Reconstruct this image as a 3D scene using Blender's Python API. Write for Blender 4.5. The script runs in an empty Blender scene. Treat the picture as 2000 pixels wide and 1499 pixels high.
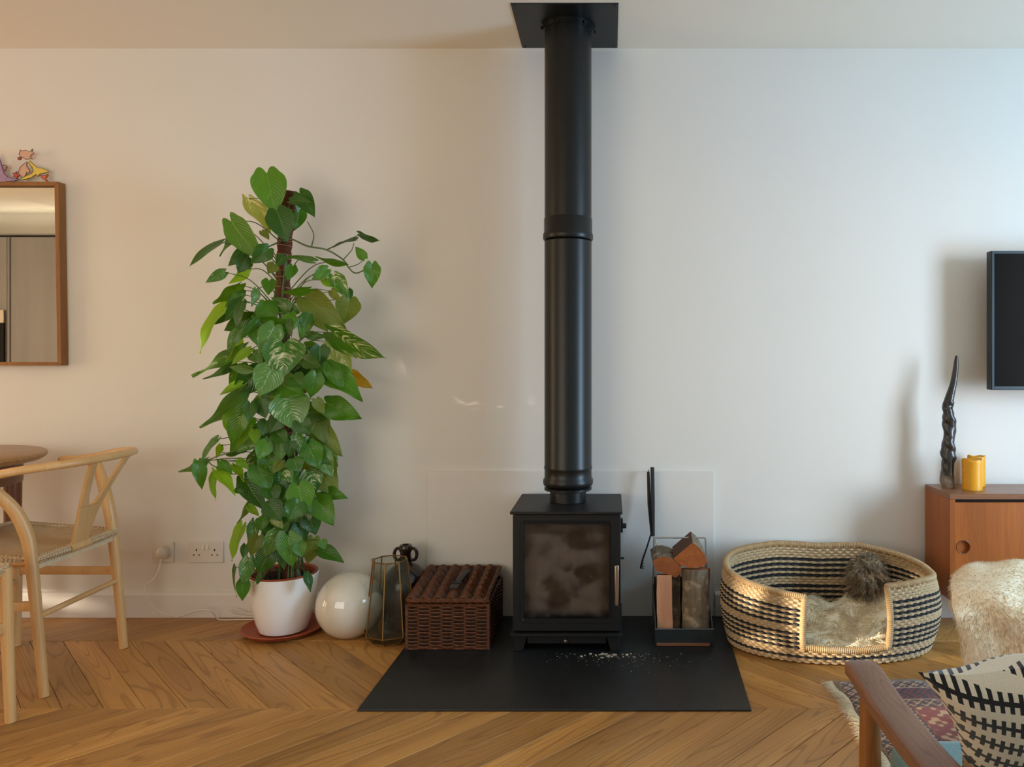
import bpy, bmesh, math, random
import numpy as np
from mathutils import Vector, Matrix

random.seed(7)
RNG = np.random.default_rng(7)
S = bpy.context.scene
COL = S.collection
PI = math.pi

# ------------------------------------------------------------------ camera, light, exposure
D0, EYE, FOC, VX, VY = 3.24, 1.09, 1500.0, 1195.0, 700.0    # wall distance, eye height, focal in px (2000 wide)
cd = bpy.data.cameras.new('camera'); cam = bpy.data.objects.new('camera', cd); COL.objects.link(cam)
cam.location = (0, -D0, EYE); cam.rotation_euler = (PI/2, 0, 0)
cd.sensor_fit = 'HORIZONTAL'; cd.sensor_width = 36; cd.lens = 36*FOC/2000
cd.shift_x = (1000-VX)/2000; cd.shift_y = -(749.5-VY)/2000
cd.clip_start = 0.02
S.camera = cam

w = bpy.data.worlds.new('sky'); S.world = w; w.use_nodes = True
wn = w.node_tree.nodes; wl = w.node_tree.links
sky = wn.new('ShaderNodeTexSky'); sky.sky_type = 'NISHITA'; sky.sun_disc = False
sky.sun_elevation = math.radians(14); sky.sun_rotation = math.radians(130)
wl.new(sky.outputs[0], wn['Background'].inputs[0]); wn['Background'].inputs[1].default_value = 0.25

def area(name, loc, rot, sx, sy, power, col):
    l = bpy.data.lights.new(name, 'AREA'); l.shape = 'RECTANGLE'; l.size = sx; l.size_y = sy
    l.energy = power; l.color = col
    o = bpy.data.objects.new(name, l); COL.objects.link(o); o.location = loc; o.rotation_euler = rot
    return o
# daylight filling the right window opening, then a softbox and a fill lamp
area('daylight_right', (3.33, -1.7, 1.15), (0, PI/2, 0), 1.7, 0.95, 114, (0.38, 0.68, 1.0))
area('left_softbox', (-5.93, -1.65, 1.2), (0, -PI/2, 0), 1.9, 1.5, 54, (1.0, 0.77, 0.50))  # added softbox in front of solid wall, stands for light from the left
area('back_fill', (-2.15, -3.84, 1.2), (PI/2, 0, 0), 2.3, 1.6, 40, (1.0, 0.88, 0.70))  # added soft fill from behind the camera
sl = bpy.data.lights.new('sun', 'SUN'); sl.energy = 11.0; sl.angle = math.radians(0.9); sl.color = (1.0, 0.86, 0.66)
SUN = Vector((0.90, 0.30, -0.11)).normalized()
so = bpy.data.objects.new('sun', sl); COL.objects.link(so)
so.rotation_euler = SUN.to_track_quat('-Z', 'Y').to_euler()

S.view_settings.view_transform = 'Standard'; S.view_settings.look = 'None'
S.view_settings.gamma = 1; S.view_settings.use_curve_mapping = False
S.view_settings.exposure = 0.0
S.cycles.use_denoising = True
S.cycles.max_bounces = 16; S.cycles.diffuse_bounces = 12; S.cycles.transmission_bounces = 12; S.cycles.transparent_max_bounces = 24
S.cycles.sample_clamp_indirect = 4.0
S.cycles.caustics_reflective = False; S.cycles.caustics_refractive = False

# ------------------------------------------------------------------ helpers
def W(px, py, D): return Vector(((px-VX)*D/FOC, D-D0, EYE-(py-VY)*D/FOC))
def F(px, py): return W(px, py, FOC*EYE/(py-VY))

def rgb(h):
    h = h.lstrip('#'); v = [int(h[i:i+2], 16)/255 for i in (0, 2, 4)]
    return tuple(x/12.92 if x <= 0.04045 else ((x+0.055)/1.055)**2.4 for x in v)+(1,)

class N:
    """small node-graph helper around one material"""
    def __init__(s, name):
        s.m = bpy.data.materials.new(name); s.m.use_nodes = True; s.t = s.m.node_tree
        s.p = s.t.nodes['Principled BSDF']; s.o = s.t.nodes['Material Output']
    def n(s, typ, **k):
        x = s.t.nodes.new(typ)
        for a, b in k.items(): setattr(x, a, b)
        return x
    def l(s, a, b): s.t.links.new(a, b)
    def val(s, sock, v):
        if hasattr(v, 'is_output'): s.l(v, sock)
        else: sock.default_value = v
    def math(s, op, a, b=0.0, c=None):
        x = s.n('ShaderNodeMath', operation=op); s.val(x.inputs[0], a); s.val(x.inputs[1], b)
        if c is not None: s.val(x.inputs[2], c)
        return x.outputs[0]
    def coords(s, kind='Object', scale=(1, 1, 1), rand=False):
        c = s.n('ShaderNodeTexCoord').outputs[kind]
        if rand:
            r = s.n('ShaderNodeObjectInfo').outputs['Random']; k = s.math('MULTIPLY', r, 37.0)
            cb = s.n('ShaderNodeCombineXYZ'); s.l(k, cb.inputs[0]); s.l(k, cb.inputs[1]); s.l(s.math('MULTIPLY', r, 91.0), cb.inputs[2])
            a = s.n('ShaderNodeVectorMath', operation='ADD'); s.l(c, a.inputs[0]); s.l(cb.outputs[0], a.inputs[1]); c = a.outputs[0]
        m = s.n('ShaderNodeVectorMath', operation='MULTIPLY'); s.l(c, m.inputs[0]); m.inputs[1].default_value = scale
        return m.outputs[0]
    def noise(s, vec, scale=5, detail=3, rough=0.55, dist=0.0):
        x = s.n('ShaderNodeTexNoise'); s.l(vec, x.inputs['Vector']); x.inputs['Scale'].default_value = scale
        x.inputs['Detail'].default_value = detail; x.inputs['Roughness'].default_value = rough; x.inputs['Distortion'].default_value = dist
        return x.outputs[0]
    def ramp(s, f, stops, interp='LINEAR'):
        x = s.n('ShaderNodeValToRGB'); x.color_ramp.interpolation = interp; s.l(f, x.inputs[0]); e = x.color_ramp.elements
        while len(e) < len(stops): e.new(0.5)
        for el, (p, c) in zip(e, stops):
            el.position = p; el.color = rgb(c) if isinstance(c, str) else (c, c, c, 1)
        return x.outputs[0]
    def mix(s, f, a, b, blend='MIX'):
        x = s.n('ShaderNodeMix', data_type='RGBA', blend_type=blend); s.val(x.inputs[0], f)
        s.val(x.inputs[6], rgb(a) if isinstance(a, str) else a); s.val(x.inputs[7], rgb(b) if isinstance(b, str) else b)
        return x.outputs[2]
    def bump(s, h, strength=0.3, dist=0.002):
        x = s.n('ShaderNodeBump'); s.l(h, x.inputs['Height']); x.inputs['Strength'].default_value = strength
        x.inputs['Distance'].default_value = dist; s.l(x.outputs[0], s.p.inputs['Normal'])
    def col(s, c): s.val(s.p.inputs['Base Color'], rgb(c) if isinstance(c, str) else c)
    def set(s, rough=0.5, metal=0.0, coat=0.0, spec=0.5, sheen=0.0):
        s.val(s.p.inputs['Roughness'], rough); s.p.inputs['Metallic'].default_value = metal
        s.p.inputs['Coat Weight'].default_value = coat; s.p.inputs['Specular IOR Level'].default_value = spec
        s.p.inputs['Sheen Weight'].default_value = sheen
        return s

def plain(name, c, rough=0.5, metal=0.0, coat=0.0, bscale=0, bstr=0.1, var=0.06, spec=0.5):
    g = N(name); v = g.coords('Object', rand=True)
    n = g.noise(v, 18, 3)
    c0 = rgb(c); dark = tuple(x*(1-var) for x in c0[:3])+(1,); lite = tuple(min(1, x*(1+var)) for x in c0[:3])+(1,)
    g.col(g.mix(n, dark, lite)); g.set(rough, metal, coat, spec)
    if bscale: g.bump(g.noise(v, bscale, 4), bstr, 0.001)
    return g.m

def wood(name, c_dark, c_mid, c_lite, scale=(1, 1, 1), rings=55, rough=0.4, vary=0.25, coat=0.0, line=0.55, rand=True):
    """grain runs along local X of the given scale vector"""
    g = N(name)
    v = g.coords('Object', scale, rand)
    base = g.noise(v, 1.0, 1.5, 0.4, 0.1)
    cont = g.math('SINE', g.math('MULTIPLY', base, rings*2.0))
    ln = g.ramp(cont, [(0.0, 0.0), (0.70, 0.0), (1.0, 1.0)])
    st = g.coords('Object', tuple(a*(2.2 if a == min(scale) else 18) for a in scale), rand)
    fine = g.noise(st, 1.6, 4, 0.65)
    big = g.noise(g.coords('Object', tuple(a*0.5 for a in scale), rand), 1.0, 2)
    c = g.mix(g.ramp(fine, [(0.3, 0.0), (0.72, 1.0)]), c_mid, c_lite)
    c = g.mix(g.ramp(big, [(0.35, 0.0), (0.65, 0.45)]), c, c_dark)
    c = g.mix(g.math('MULTIPLY', ln, g.math('MULTIPLY', fine, line)), c, c_dark)
    r = g.n('ShaderNodeObjectInfo').outputs['Random']
    hs = g.n('ShaderNodeHueSaturation'); g.l(c, hs.inputs['Color'])
    g.l(g.math('ADD', g.math('MULTIPLY', r, vary), 1.0-vary/2), hs.inputs['Value'])
    g.l(hs.outputs[0], g.p.inputs['Base Color'])
    g.set(rough, 0, coat)
    g.val(g.p.inputs['Roughness'], g.math('ADD', g.math('MULTIPLY', fine, 0.18), rough-0.08))
    g.bump(g.math('SUBTRACT', fine, g.math('MULTIPLY', ln, 0.5)), 0.12, 0.0008)
    return g.m

class MB:
    """collects geometry in world coordinates, links it as one mesh object"""
    def __init__(s): s.v = []; s.f = []; s.mi = []; s.uv = {}
    def add(s, vs, fs, mi=0):
        o = len(s.v); s.v += [tuple(x) for x in vs]; s.f += [tuple(i+o for i in f) for f in fs]; s.mi += [mi]*len(fs); return s
    def box(s, x0, x1, y0, y1, z0, z1, mi=0, M=None):
        p = [Vector((x, y, z)) for z in (z0, z1) for y in (y0, y1) for x in (x0, x1)]
        if M is not None: p = [M @ q for q in p]
        return s.add(p, [(0, 2, 3, 1), (4, 5, 7, 6), (0, 1, 5, 4), (2, 6, 7, 3), (0, 4, 6, 2), (1, 3, 7, 5)], mi)
    def prism(s, pts, off, mi=0):
        n = len(pts); off = Vector(off); q = [Vector(p) for p in pts]
        return s.add(q+[p+off for p in q], [tuple(range(n))[::-1], tuple(range(n, 2*n))]+[(i, (i+1) % n, n+(i+1) % n, n+i) for i in range(n)], mi)
    def lathe(s, prof, c=(0, 0, 0), n=32, mi=0, a0=0.0, M=None, capped=True):
        c = Vector(c); vs = []; fs = []
        for r, z in prof:
            for k in range(n):
                a = a0+2*PI*k/n; p = Vector((r*math.cos(a), r*math.sin(a), z))
                vs.append((M @ p if M is not None else p)+c)
        for i in range(len(prof)-1):
            for k in range(n):
                k2 = (k+1) % n; fs.append((i*n+k, i*n+k2, (i+1)*n+k2, (i+1)*n+k))
        if capped:
            if prof[0][0] > 1e-6: fs.append(tuple(range(n))[::-1])
            if prof[-1][0] > 1e-6: fs.append(tuple((len(prof)-1)*n+k for k in range(n)))
        return s.add(vs, fs, mi)
    def sweep(s, pts, r, n=8, up=(0, 0, 1), ry=None, mi=0, closed=False, cap=True, power=1.0):
        pts = [Vector(p) for p in pts]; m = len(pts); vs = []; fs = []
        R = r if hasattr(r, '__len__') else [r]*m
        RY = R if ry is None else (ry if hasattr(ry, '__len__') else [ry]*m)
        up = Vector(up)
        for i, p in enumerate(pts):
            if closed: t = pts[(i+1) % m]-pts[i-1]
            else: t = pts[min(i+1, m-1)]-pts[max(i-1, 0)]
            t = t.normalized() if t.length > 1e-9 else Vector((0, 0, 1))
            u = up-t*up.dot(t)
            if u.length < 1e-3: u = Vector((1, 0, 0))-t*t.x
            u.normalize(); b = t.cross(u)
            for k in range(n):
                a = 2*PI*(k+0.5)/n; ca, sa = math.cos(a), math.sin(a)
                if power != 1.0: ca = math.copysign(abs(ca)**power, ca); sa = math.copysign(abs(sa)**power, sa)
                vs.append(p+b*(R[i]*ca)+u*(RY[i]*sa))
        for i in range(m if closed else m-1):
            j = (i+1) % m
            for k in range(n): fs.append((i*n+k, i*n+(k+1) % n, j*n+(k+1) % n, j*n+k))
        if cap and not closed: fs += [tuple(range(n))[::-1], tuple((m-1)*n+k for k in range(n))]
        return s.add(vs, fs, mi)
    def grid(s, fn, nu, nv, mi=0, uvs=False, flip=False):
        o = len(s.v); vs = []
        for i in range(nu+1):
            for j in range(nv+1): vs.append(fn(i/nu, j/nv))
        fs = []
        for i in range(nu):
            for j in range(nv):
                a = i*(nv+1)+j; q = (a, a+nv+1, a+nv+2, a+1); fs.append(q[::-1] if flip else q)
        if uvs:
            for i in range(nu+1):
                for j in range(nv+1): s.uv[o+i*(nv+1)+j] = (i/nu, j/nv)
        return s.add(vs, fs, mi)
    def build(s, name, mats, parent=None, smooth=True, bevel=0, org=None, sub=0, seg=2):
        o = org if org is not None else origin(parent)
        me = bpy.data.meshes.new(name)
        me.from_pydata([(a-o[0], b-o[1], c-o[2]) for a, b, c in s.v], [], s.f)
        mats = mats if isinstance(mats, (list, tuple)) else [mats]
        for m in mats: me.materials.append(m)
        if len(mats) > 1: me.polygons.foreach_set('material_index', s.mi)
        if s.uv:
            ul = me.uv_layers.new(name='UVMap')
            for li, lp in enumerate(me.loops): ul.data[li].uv = s.uv.get(lp.vertex_index, (0.5, 0.5))
        bm = bmesh.new(); bm.from_mesh(me); bmesh.ops.recalc_face_normals(bm, faces=bm.faces); bm.to_mesh(me); bm.free()
        me.update()
        if smooth:
            me.polygons.foreach_set('use_smooth', [True]*len(me.polygons))
            try: me.set_sharp_from_angle(angle=math.radians(38))
            except Exception: pass
        ob = bpy.data.objects.new(name, me); COL.objects.link(ob)
        if parent is not None: ob.parent = parent
        else: ob.location = o
        if bevel:
            b = ob.modifiers.new('bevel', 'BEVEL'); b.width = bevel; b.segments = seg; b.limit_method = 'ANGLE'; b.angle_limit = math.radians(40)
        if sub:
            d = ob.modifiers.new('subsurf', 'SUBSURF'); d.levels = sub; d.render_levels = sub
        return ob

def origin(p):
    o = Vector((0, 0, 0))
    while p is not None: o += p.location; p = p.parent
    return o
def tag(o, label=None, cat=None, group=None, kind=None):
    if label: o['label'] = label
    if cat: o['category'] = cat
    if group: o['group'] = group
    if kind: o['kind'] = kind
    return o
def thing(name, label, cat, loc, group=None):
    o = bpy.data.objects.new(name, None); COL.objects.link(o); o.location = loc; o.empty_display_size = 0.05
    return tag(o, label, cat, group)
def spline(pts, n=8):
    """Catmull-Rom through points (tuples of any length)"""
    P = [np.array(p, float) for p in pts]; P = [2*P[0]-P[1]]+P+[2*P[-1]-P[-2]]; out = []
    for i in range(1, len(P)-2):
        for k in range(n):
            t = k/n; a, b, c, d = P[i-1:i+3]
            out.append(0.5*((2*b)+(-a+c)*t+(2*a-5*b+4*c-d)*t*t+(-a+3*b-3*c+d)*t**3))
    out.append(P[-2]); return out

def np_mesh(name, V, Fq, mats, parent=None, smooth=True, org=None):
    o = org if org is not None else origin(parent)
    me = bpy.data.meshes.new(name)
    k = Fq.shape[1]
    me.vertices.add(len(V)); me.vertices.foreach_set('co', (V-np.array(o)).astype(np.float32).ravel())
    me.loops.add(Fq.size); me.loops.foreach_set('vertex_index', Fq.astype(np.int32).ravel())
    me.polygons.add(len(Fq)); me.polygons.foreach_set('loop_start', np.arange(0, Fq.size, k, dtype=np.int32))
    me.update(calc_edges=True)
    for m in (mats if isinstance(mats, (list, tuple)) else [mats]): me.materials.append(m)
    if smooth: me.polygons.foreach_set('use_smooth', [True]*len(me.polygons))
    ob = bpy.data.objects.new(name, me); COL.objects.link(ob)
    if parent is not None: ob.parent = parent
    else: ob.location = o
    return ob
def strands(P, Dn, L, r, segs=4, droop=0.4, curl=0.0, turns=1.0, flow=None):
    """3-sided tapered hair tubes: roots P, directions Dn, lengths L; returns verts, quads"""
    n = len(P); V = np.zeros((n, segs+1, 3, 3)); ph = RNG.uniform(0, 2*PI, n)
    d = Dn/np.linalg.norm(Dn, axis=1)[:, None]
    a = np.cross(d, RNG.normal(size=(n, 3))); a /= np.linalg.norm(a, axis=1)[:, None]; b = np.cross(d, a)
    fl = np.array([0, 0, -1.0]) if flow is None else flow
    for i in range(segs+1):
        t = i/segs
        c = P+d*(L*t)[:, None]+fl*(droop*L*t*t)[:, None] if flow is None else P+d*(L*t)[:, None]+fl*(droop*L*t*t)[:, None]
        if curl:
            c = c+(a*np.cos(ph+turns*2*PI*t)[:, None]+b*np.sin(ph+turns*2*PI*t)[:, None])*(curl*L*t)[:, None]
        rr = (r if np.ndim(r) else np.full(n, r))*(1-0.85*t)
        for k in range(3):
            an = 2*PI*k/3; V[:, i, k] = c+(a*math.cos(an)+b*math.sin(an))*rr[:, None]
    base = (np.arange(n)*(segs+1)*3)[:, None, None, None]
    i = np.arange(segs)[None, :, None, None]; k = np.arange(3)[None, None, :, None]
    q = np.concatenate([base+i*3+k, base+i*3+(k+1) % 3, base+(i+1)*3+(k+1) % 3, base+(i+1)*3+k], axis=3)
    return V.reshape(-1, 3), q.reshape(-1, 4)

# ------------------------------------------------------------------ materials
g = N('wall_paint'); v = g.coords('Object'); g.col(g.mix(g.noise(v, 1.2, 3), '#d9d5cd', '#dfdcd6')); g.set(0.62, spec=0.4); g.bump(g.noise(v, 160, 3), 0.06, 0.001); M_WALL = g.m
g = N('ceiling_paint'); v = g.coords('Object'); g.col(g.mix(g.noise(v, 1.0, 2), '#eae2d3', '#ede6d8')); g.set(0.8); g.bump(g.noise(v, 120, 3), 0.05, 0.001); M_CEIL = g.m
M_TRIM = plain('trim_gloss_paint', '#dedad4', 0.35, var=0.02)
M_PANELW = plain('heat_panel_enamel', '#dcd8d1', 0.45, var=0.01, spec=0.4)
M_OAK = wood('oak_floor', '#6b3f17', '#b87e3a', '#cb9a56', (0.95, 9.5, 9.5), rings=46, rough=0.42, vary=0.34, line=0.85)
M_BEECH = wood('beech', '#b07e44', '#cf9f62', '#dcb27a', (12, 12, 1.8), rings=8, rough=0.38, vary=0.06, line=0.25)
M_TEAK = wood('teak', '#70380e', '#9a5017', '#ac6220', (22, 22, 1.6), rings=22, rough=0.36, vary=0.08, line=0.5)
M_TEAKH = wood('teak_horizontal', '#5e3a22', '#84553a', '#96684a', (1.6, 22, 22), rings=20, rough=0.3, vary=0.06, line=0.5)
M_FRAME = wood('mirror_teak', '#6e451c', '#8c5a26', '#a06c34', (14, 14, 1.5), rings=16, rough=0.4, vary=0.08)
M_TABLE = wood('walnut_table', '#6a4428', '#a0703f', '#b5854f', (2.2, 14, 14), rings=22, rough=0.32, vary=0.04)
M_TABLEG = wood('walnut_leg', '#4a2614', '#6d3d22', '#80502f', (14, 14, 1.6), rings=14, rough=0.35, vary=0.06)
M_ARM = wood('armchair_teak', '#5a3a28', '#855940', '#977056', (26, 2.0, 26), rings=34, rough=0.42, vary=0.03, line=0.9)
M_ARML = wood('armchair_leg_teak', '#5c3413', '#8a5422', '#a06a30', (20, 20, 1.6), rings=20, rough=0.42, vary=0.05)
M_BLACK = plain('stove_black_paint', '#111111', 0.5, bscale=300, bstr=0.08, var=0.1, spec=0.35)
M_FLUE = plain('flue_black_enamel', '#10100f', 0.36, bscale=400, bstr=0.03, var=0.05, spec=0.36)
M_DARK = plain('dark_void', '#070707', 0.8)
M_STEEL = plain('brushed_steel', '#b5a798', 0.28, metal=1.0, var=0.05)
M_WIRE = plain('steel_wire', '#b9b9b2', 0.35, metal=0.8)
M_ZINC = plain('carrier_sheet_metal', '#596061', 0.36, metal=0.7, var=0.15)
M_IRON = plain('tong_iron', '#1b1716', 0.55, bscale=150, bstr=0.2)
M_BRASS = plain('aged_brass', '#8d6a3a', 0.42, metal=0.9, var=0.2)
M_TERRA = plain('terracotta_plastic', '#9c4a2c', 0.5, var=0.1)
M_POT = plain('white_glazed_pot', '#f0efec', 0.22, coat=0.4, var=0.01)
M_OPAL = plain('opal_glass', '#d9d2c2', 0.08, coat=0.7, var=0.05)
M_JUG = plain('brown_glaze', '#22100a', 0.2, coat=0.3, var=0.35)
M_LEATHER = plain('dark_leather', '#2b2620', 0.55, bscale=120, bstr=0.2, var=0.15)
M_PLASTIC = plain('white_plastic', '#d8d2c8', 0.35, var=0.015)
M_PLUGG = plain('plug_plastic', '#cfc8bd', 0.4, var=0.02)
M_CABLE = plain('cable_white', '#e2dccf', 0.4, var=0.02)
M_TVF = plain('tv_bezel', '#2a343b', 0.38, metal=0.5)
M_TVS = plain('tv_screen', '#0b0908', 0.2, spec=0.25)
M_CANDLE = N('yellow_wax'); M_CANDLE.col('#e0a018'); M_CANDLE.set(0.42)
M_CANDLE.p.inputs['Subsurface Weight'].default_value = 0.35; M_CANDLE.p.inputs['Subsurface Radius'].default_value = (0.02, 0.008, 0.002); M_CANDLE = M_CANDLE.m
M_TEAL = N('teal_upholstery'); v = M_TEAL.coords('Object'); nn = M_TEAL.noise(v, 420, 2); M_TEAL.col(M_TEAL.mix(nn, '#2f5c60', '#7ea6a4')); M_TEAL.set(0.9, sheen=0.4); M_TEAL.bump(nn, 0.5, 0.002); M_TEAL = M_TEAL.m
M_MIRROR = plain('mirror_silver', '#d9d8cf', 0.015, metal=1.0, var=0.0)
M_SOIL = plain('bark_soil', '#2d1d14', 0.9, bscale=60, bstr=0.8, var=0.5)
M_GREY = wood('wardrobe_grey', '#827f80', '#929092', '#9b999b', (14, 14, 1.2), rings=14, rough=0.5, vary=0.05, line=0.3)

# slate hearth with dust and scratches
g = N('slate'); v = g.coords('Object')
n1 = g.noise(v, 4, 5, 0.6); n2 = g.noise(g.coords('Object', (1, 1, 1)), 60, 4, 0.7)
sc = g.n('ShaderNodeTexVoronoi', feature='DISTANCE_TO_EDGE'); sc.inputs['Scale'].default_value = 3.2
g.l(g.coords('Object', (1, 2.2, 1)), sc.inputs['Vector'])
scr = g.ramp(sc.outputs[0], [(0.0, 1.0), (0.004, 0.0)])
c = g.mix(g.ramp(n1, [(0.4, 0.0), (0.75, 0.5)]), '#161717', '#2c2d2c')
c = g.mix(g.math('MULTIPLY', scr, g.math('MULTIPLY', n2, 0.22)), c, '#66645e')
g.col(c); g.set(0.5); g.val(g.p.inputs['Roughness'], g.math('ADD', g.math('MULTIPLY', n1, 0.3), 0.32)); g.bump(n2, 0.1, 0.001); M_SLATE = g.m

# thin glass panes (lantern)
g = N('lantern_glass'); tr = g.n('ShaderNodeBsdfTransparent'); mx = g.n('ShaderNodeMixShader'); v = g.coords('Object', rand=True)
tr.inputs[0].default_value = (0.90, 0.91, 0.88, 1); g.col(g.mix(g.noise(v, 12, 4), '#4b4a40', '#8d8c7c')); g.set(0.08)
g.l(g.ramp(g.noise(v, 14, 5, 0.65), [(0.35, 0.05), (0.6, 0.12), (0.75, 0.35)]), mx.inputs[0]); g.l(tr.outputs[0], mx.inputs[1]); g.l(g.p.outputs[0], mx.inputs[2]); g.l(mx.outputs[0], g.o.inputs[0]); M_GLASS = g.m

# stove pane: sooty, half see-through
g = N('sooty_stove_glass'); v = g.coords('Object')
tr = g.n('ShaderNodeBsdfTransparent'); mx = g.n('ShaderNodeMixShader')
sz = g.n('ShaderNodeSeparateXYZ'); g.l(g.coords('Object'), sz.inputs[0])
n1 = g.noise(v, 12, 3, 0.5, 0.3); n2 = g.noise(g.coords('Object', (60, 1, 8)), 1.0, 3); n3 = g.noise(v, 140, 2)
c = g.ramp(n1, [(0.25, '#1a120c'), (0.40, '#3b3029'), (0.52, '#5d544d'), (0.64, '#6a5b50'), (0.78, '#54331f')])
c = g.mix(g.ramp(n3, [(0.68, 0.0), (0.76, 0.5)]), c, '#8a8076')
hz = g.math('ADD', sz.outputs[2], g.math('MULTIPLY', g.noise(v, 22, 4), 0.06))
c = g.mix(g.ramp(hz, [(0.155, 1.0), (0.185, 0.0)]), c, '#0b0908')
ed = g.ramp(g.math('ABSOLUTE', sz.outputs[0]), [(0.10, 0.0), (0.17, 0.75)]); c = g.mix(ed, c, '#1a120c')
c = g.mix(g.ramp(sz.outputs[2], [(0.432, 0.0), (0.436, 0.55)]), c, '#2a221c')
c = g.mix(g.math('MULTIPLY', n2, 0.3), c, '#1b1512')
g.col(c); g.set(0.1, spec=0.6); mx.inputs[0].default_value = 0.8
g.l(tr.outputs[0], mx.inputs[1]); g.l(g.p.outputs[0], mx.inputs[2]); g.l(mx.outputs[0], g.o.inputs[0]); M_SOOT = g.m
M_BRICK = plain('vermiculite_lining', '#5a4a3c', 0.9, bscale=90, bstr=0.5, var=0.4)

def leaf_mat(name, c1, c2, streak, amount, trans, rough=0.3):
    g = N(name); uv = g.n('ShaderNodeTexCoord').outputs['UV']; sp = g.n('ShaderNodeSeparateXYZ'); g.l(uv, sp.inputs[0])
    r = g.n('ShaderNodeObjectInfo').outputs['Random']
    av = g.math('ABSOLUTE', g.math('SUBTRACT', sp.outputs[1], 0.5))
    vein = g.math('SUBTRACT', sp.outputs[0], g.math('MULTIPLY', av, 0.75))         # oblique side veins
    vs = g.math('SINE', g.math('MULTIPLY', vein, 75.0))
    def cvec(ku, kv, ks):
        cb = g.n('ShaderNodeCombineXYZ'); g.l(g.math('MULTIPLY', vein, ku), cb.inputs[0]); g.l(g.math('MULTIPLY', sp.outputs[1], kv), cb.inputs[1]); g.l(g.math('MULTIPLY', r, ks), cb.inputs[2]); return cb.outputs[0]
    st = g.noise(cvec(15.0, 3.0, 60.0), 1.0, 4, 0.7, 0.3)
    patch = g.ramp(g.noise(cvec(1.6, 2.6, 23.0), 1.0, 1), [(0.42, 0.0), (0.60, 1.0)])
    c = g.mix(r, c1, c2)
    c = g.mix(g.math('MULTIPLY', g.noise(cvec(3.0, 3.0, 11.0), 1.0, 2), 0.5), c, c1)
    c = g.mix(g.math('MULTIPLY', g.ramp(st, [(0.60-amount, 0.0), (0.66-amount*0.6, 1.0)]), patch), c, streak)
    mid = g.ramp(av, [(0.0, 1.0), (0.02, 0.0)])
    c = g.mix(g.math('MULTIPLY', mid, 0.45), c, '#86a450')
    g.col(c); g.set(rough, coat=0.12, spec=0.4)
    g.bump(g.math('ADD', g.math('MULTIPLY', vs, 0.5), g.math('MULTIPLY', mid, -2.0)), 0.45, 0.0014)
    tl = g.n('ShaderNodeBsdfTranslucent'); mx = g.n('ShaderNodeMixShader'); mx.inputs[0].default_value = trans
    hs = g.n('ShaderNodeHueSaturation'); g.l(c, hs.inputs['Color']); hs.inputs['Value'].default_value = 2.0; hs.inputs['Hue'].default_value = 0.48; hs.inputs['Saturation'].default_value = 1.15
    g.l(hs.outputs[0], tl.inputs[0]); g.l(g.p.outputs[0], mx.inputs[1]); g.l(tl.outputs[0], mx.inputs[2]); g.l(mx.outputs[0], g.o.inputs[0])
    return g.m
LM = {'g': leaf_mat('leaf_green', '#3d7012', '#56871b', '#93ae46', -0.04, 0.26),
      'd': leaf_mat('leaf_dark', '#29520e', '#3b6a18', '#688c38', -0.08, 0.20),
      'b': leaf_mat('leaf_light_green', '#6b9c1c', '#86b028', '#c6d066', -0.04, 0.45),
      'v': leaf_mat('leaf_variegated', '#3a6c18', '#47781c', '#e4dcae', 0.10, 0.24),
      's': leaf_mat('leaf_painted_sheen', '#4c7634', '#618a3e', '#c0d0a8', 0.05, 0.22, 0.14),  # paler green and pale streaks put the silvery reflection into the colour
      'o': leaf_mat('leaf_olive_underside', '#66762a', '#768636', '#9ba25a', -0.02, 0.36, 0.45),
      'p': leaf_mat('leaf_pale_striped', '#7c8c3c', '#979f52', '#d6d49a', 0.12, 0.40, 0.45),
      'y': leaf_mat('leaf_yellowing', '#b8963e', '#b8963e', '#a8b050', 0.1, 0.40, 0.45)}
M_STEM = plain('green_stalk', '#4c5c2a', 0.45, var=0.25)
g = N('coir_pole'); v = g.coords('Object'); n1 = g.noise(v, 45, 5, 0.7); g.col(g.mix(n1, '#33170d', '#7a4326')); g.set(0.95); g.bump(n1, 0.9, 0.006); M_COIR = g.m
M_TWINE = plain('pale_twine', '#b98a6a', 0.7)

def weave_mat(name, a, b, c3):
    g = N(name); rp = g.n('ShaderNodeNewGeometry').outputs['Random Per Island']; v = g.coords('Object')
    n1 = g.noise(v, 90, 3); c = g.mix(n1, a, b); c = g.mix(g.math('MULTIPLY', rp, 0.6), c, c3)
    g.col(c); g.set(0.55); g.bump(g.noise(v, 500, 2), 0.3, 0.001); return g.m
M_STRAW = weave_mat('seagrass_straw', '#9c7f58', '#dcc29c', '#c4a980')
M_STRAWP = weave_mat('seagrass_rim', '#9c7d52', '#c4a67c', '#a98a60')
M_STRAWB = weave_mat('seagrass_black', '#0e1014', '#262930', '#14161c')
M_WICK = weave_mat('dark_wicker', '#1e0e06', '#8a5230', '#3a1e0e'); M_WICK.node_tree.nodes['Principled BSDF'].inputs['Roughness'].default_value = 0.27

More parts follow.
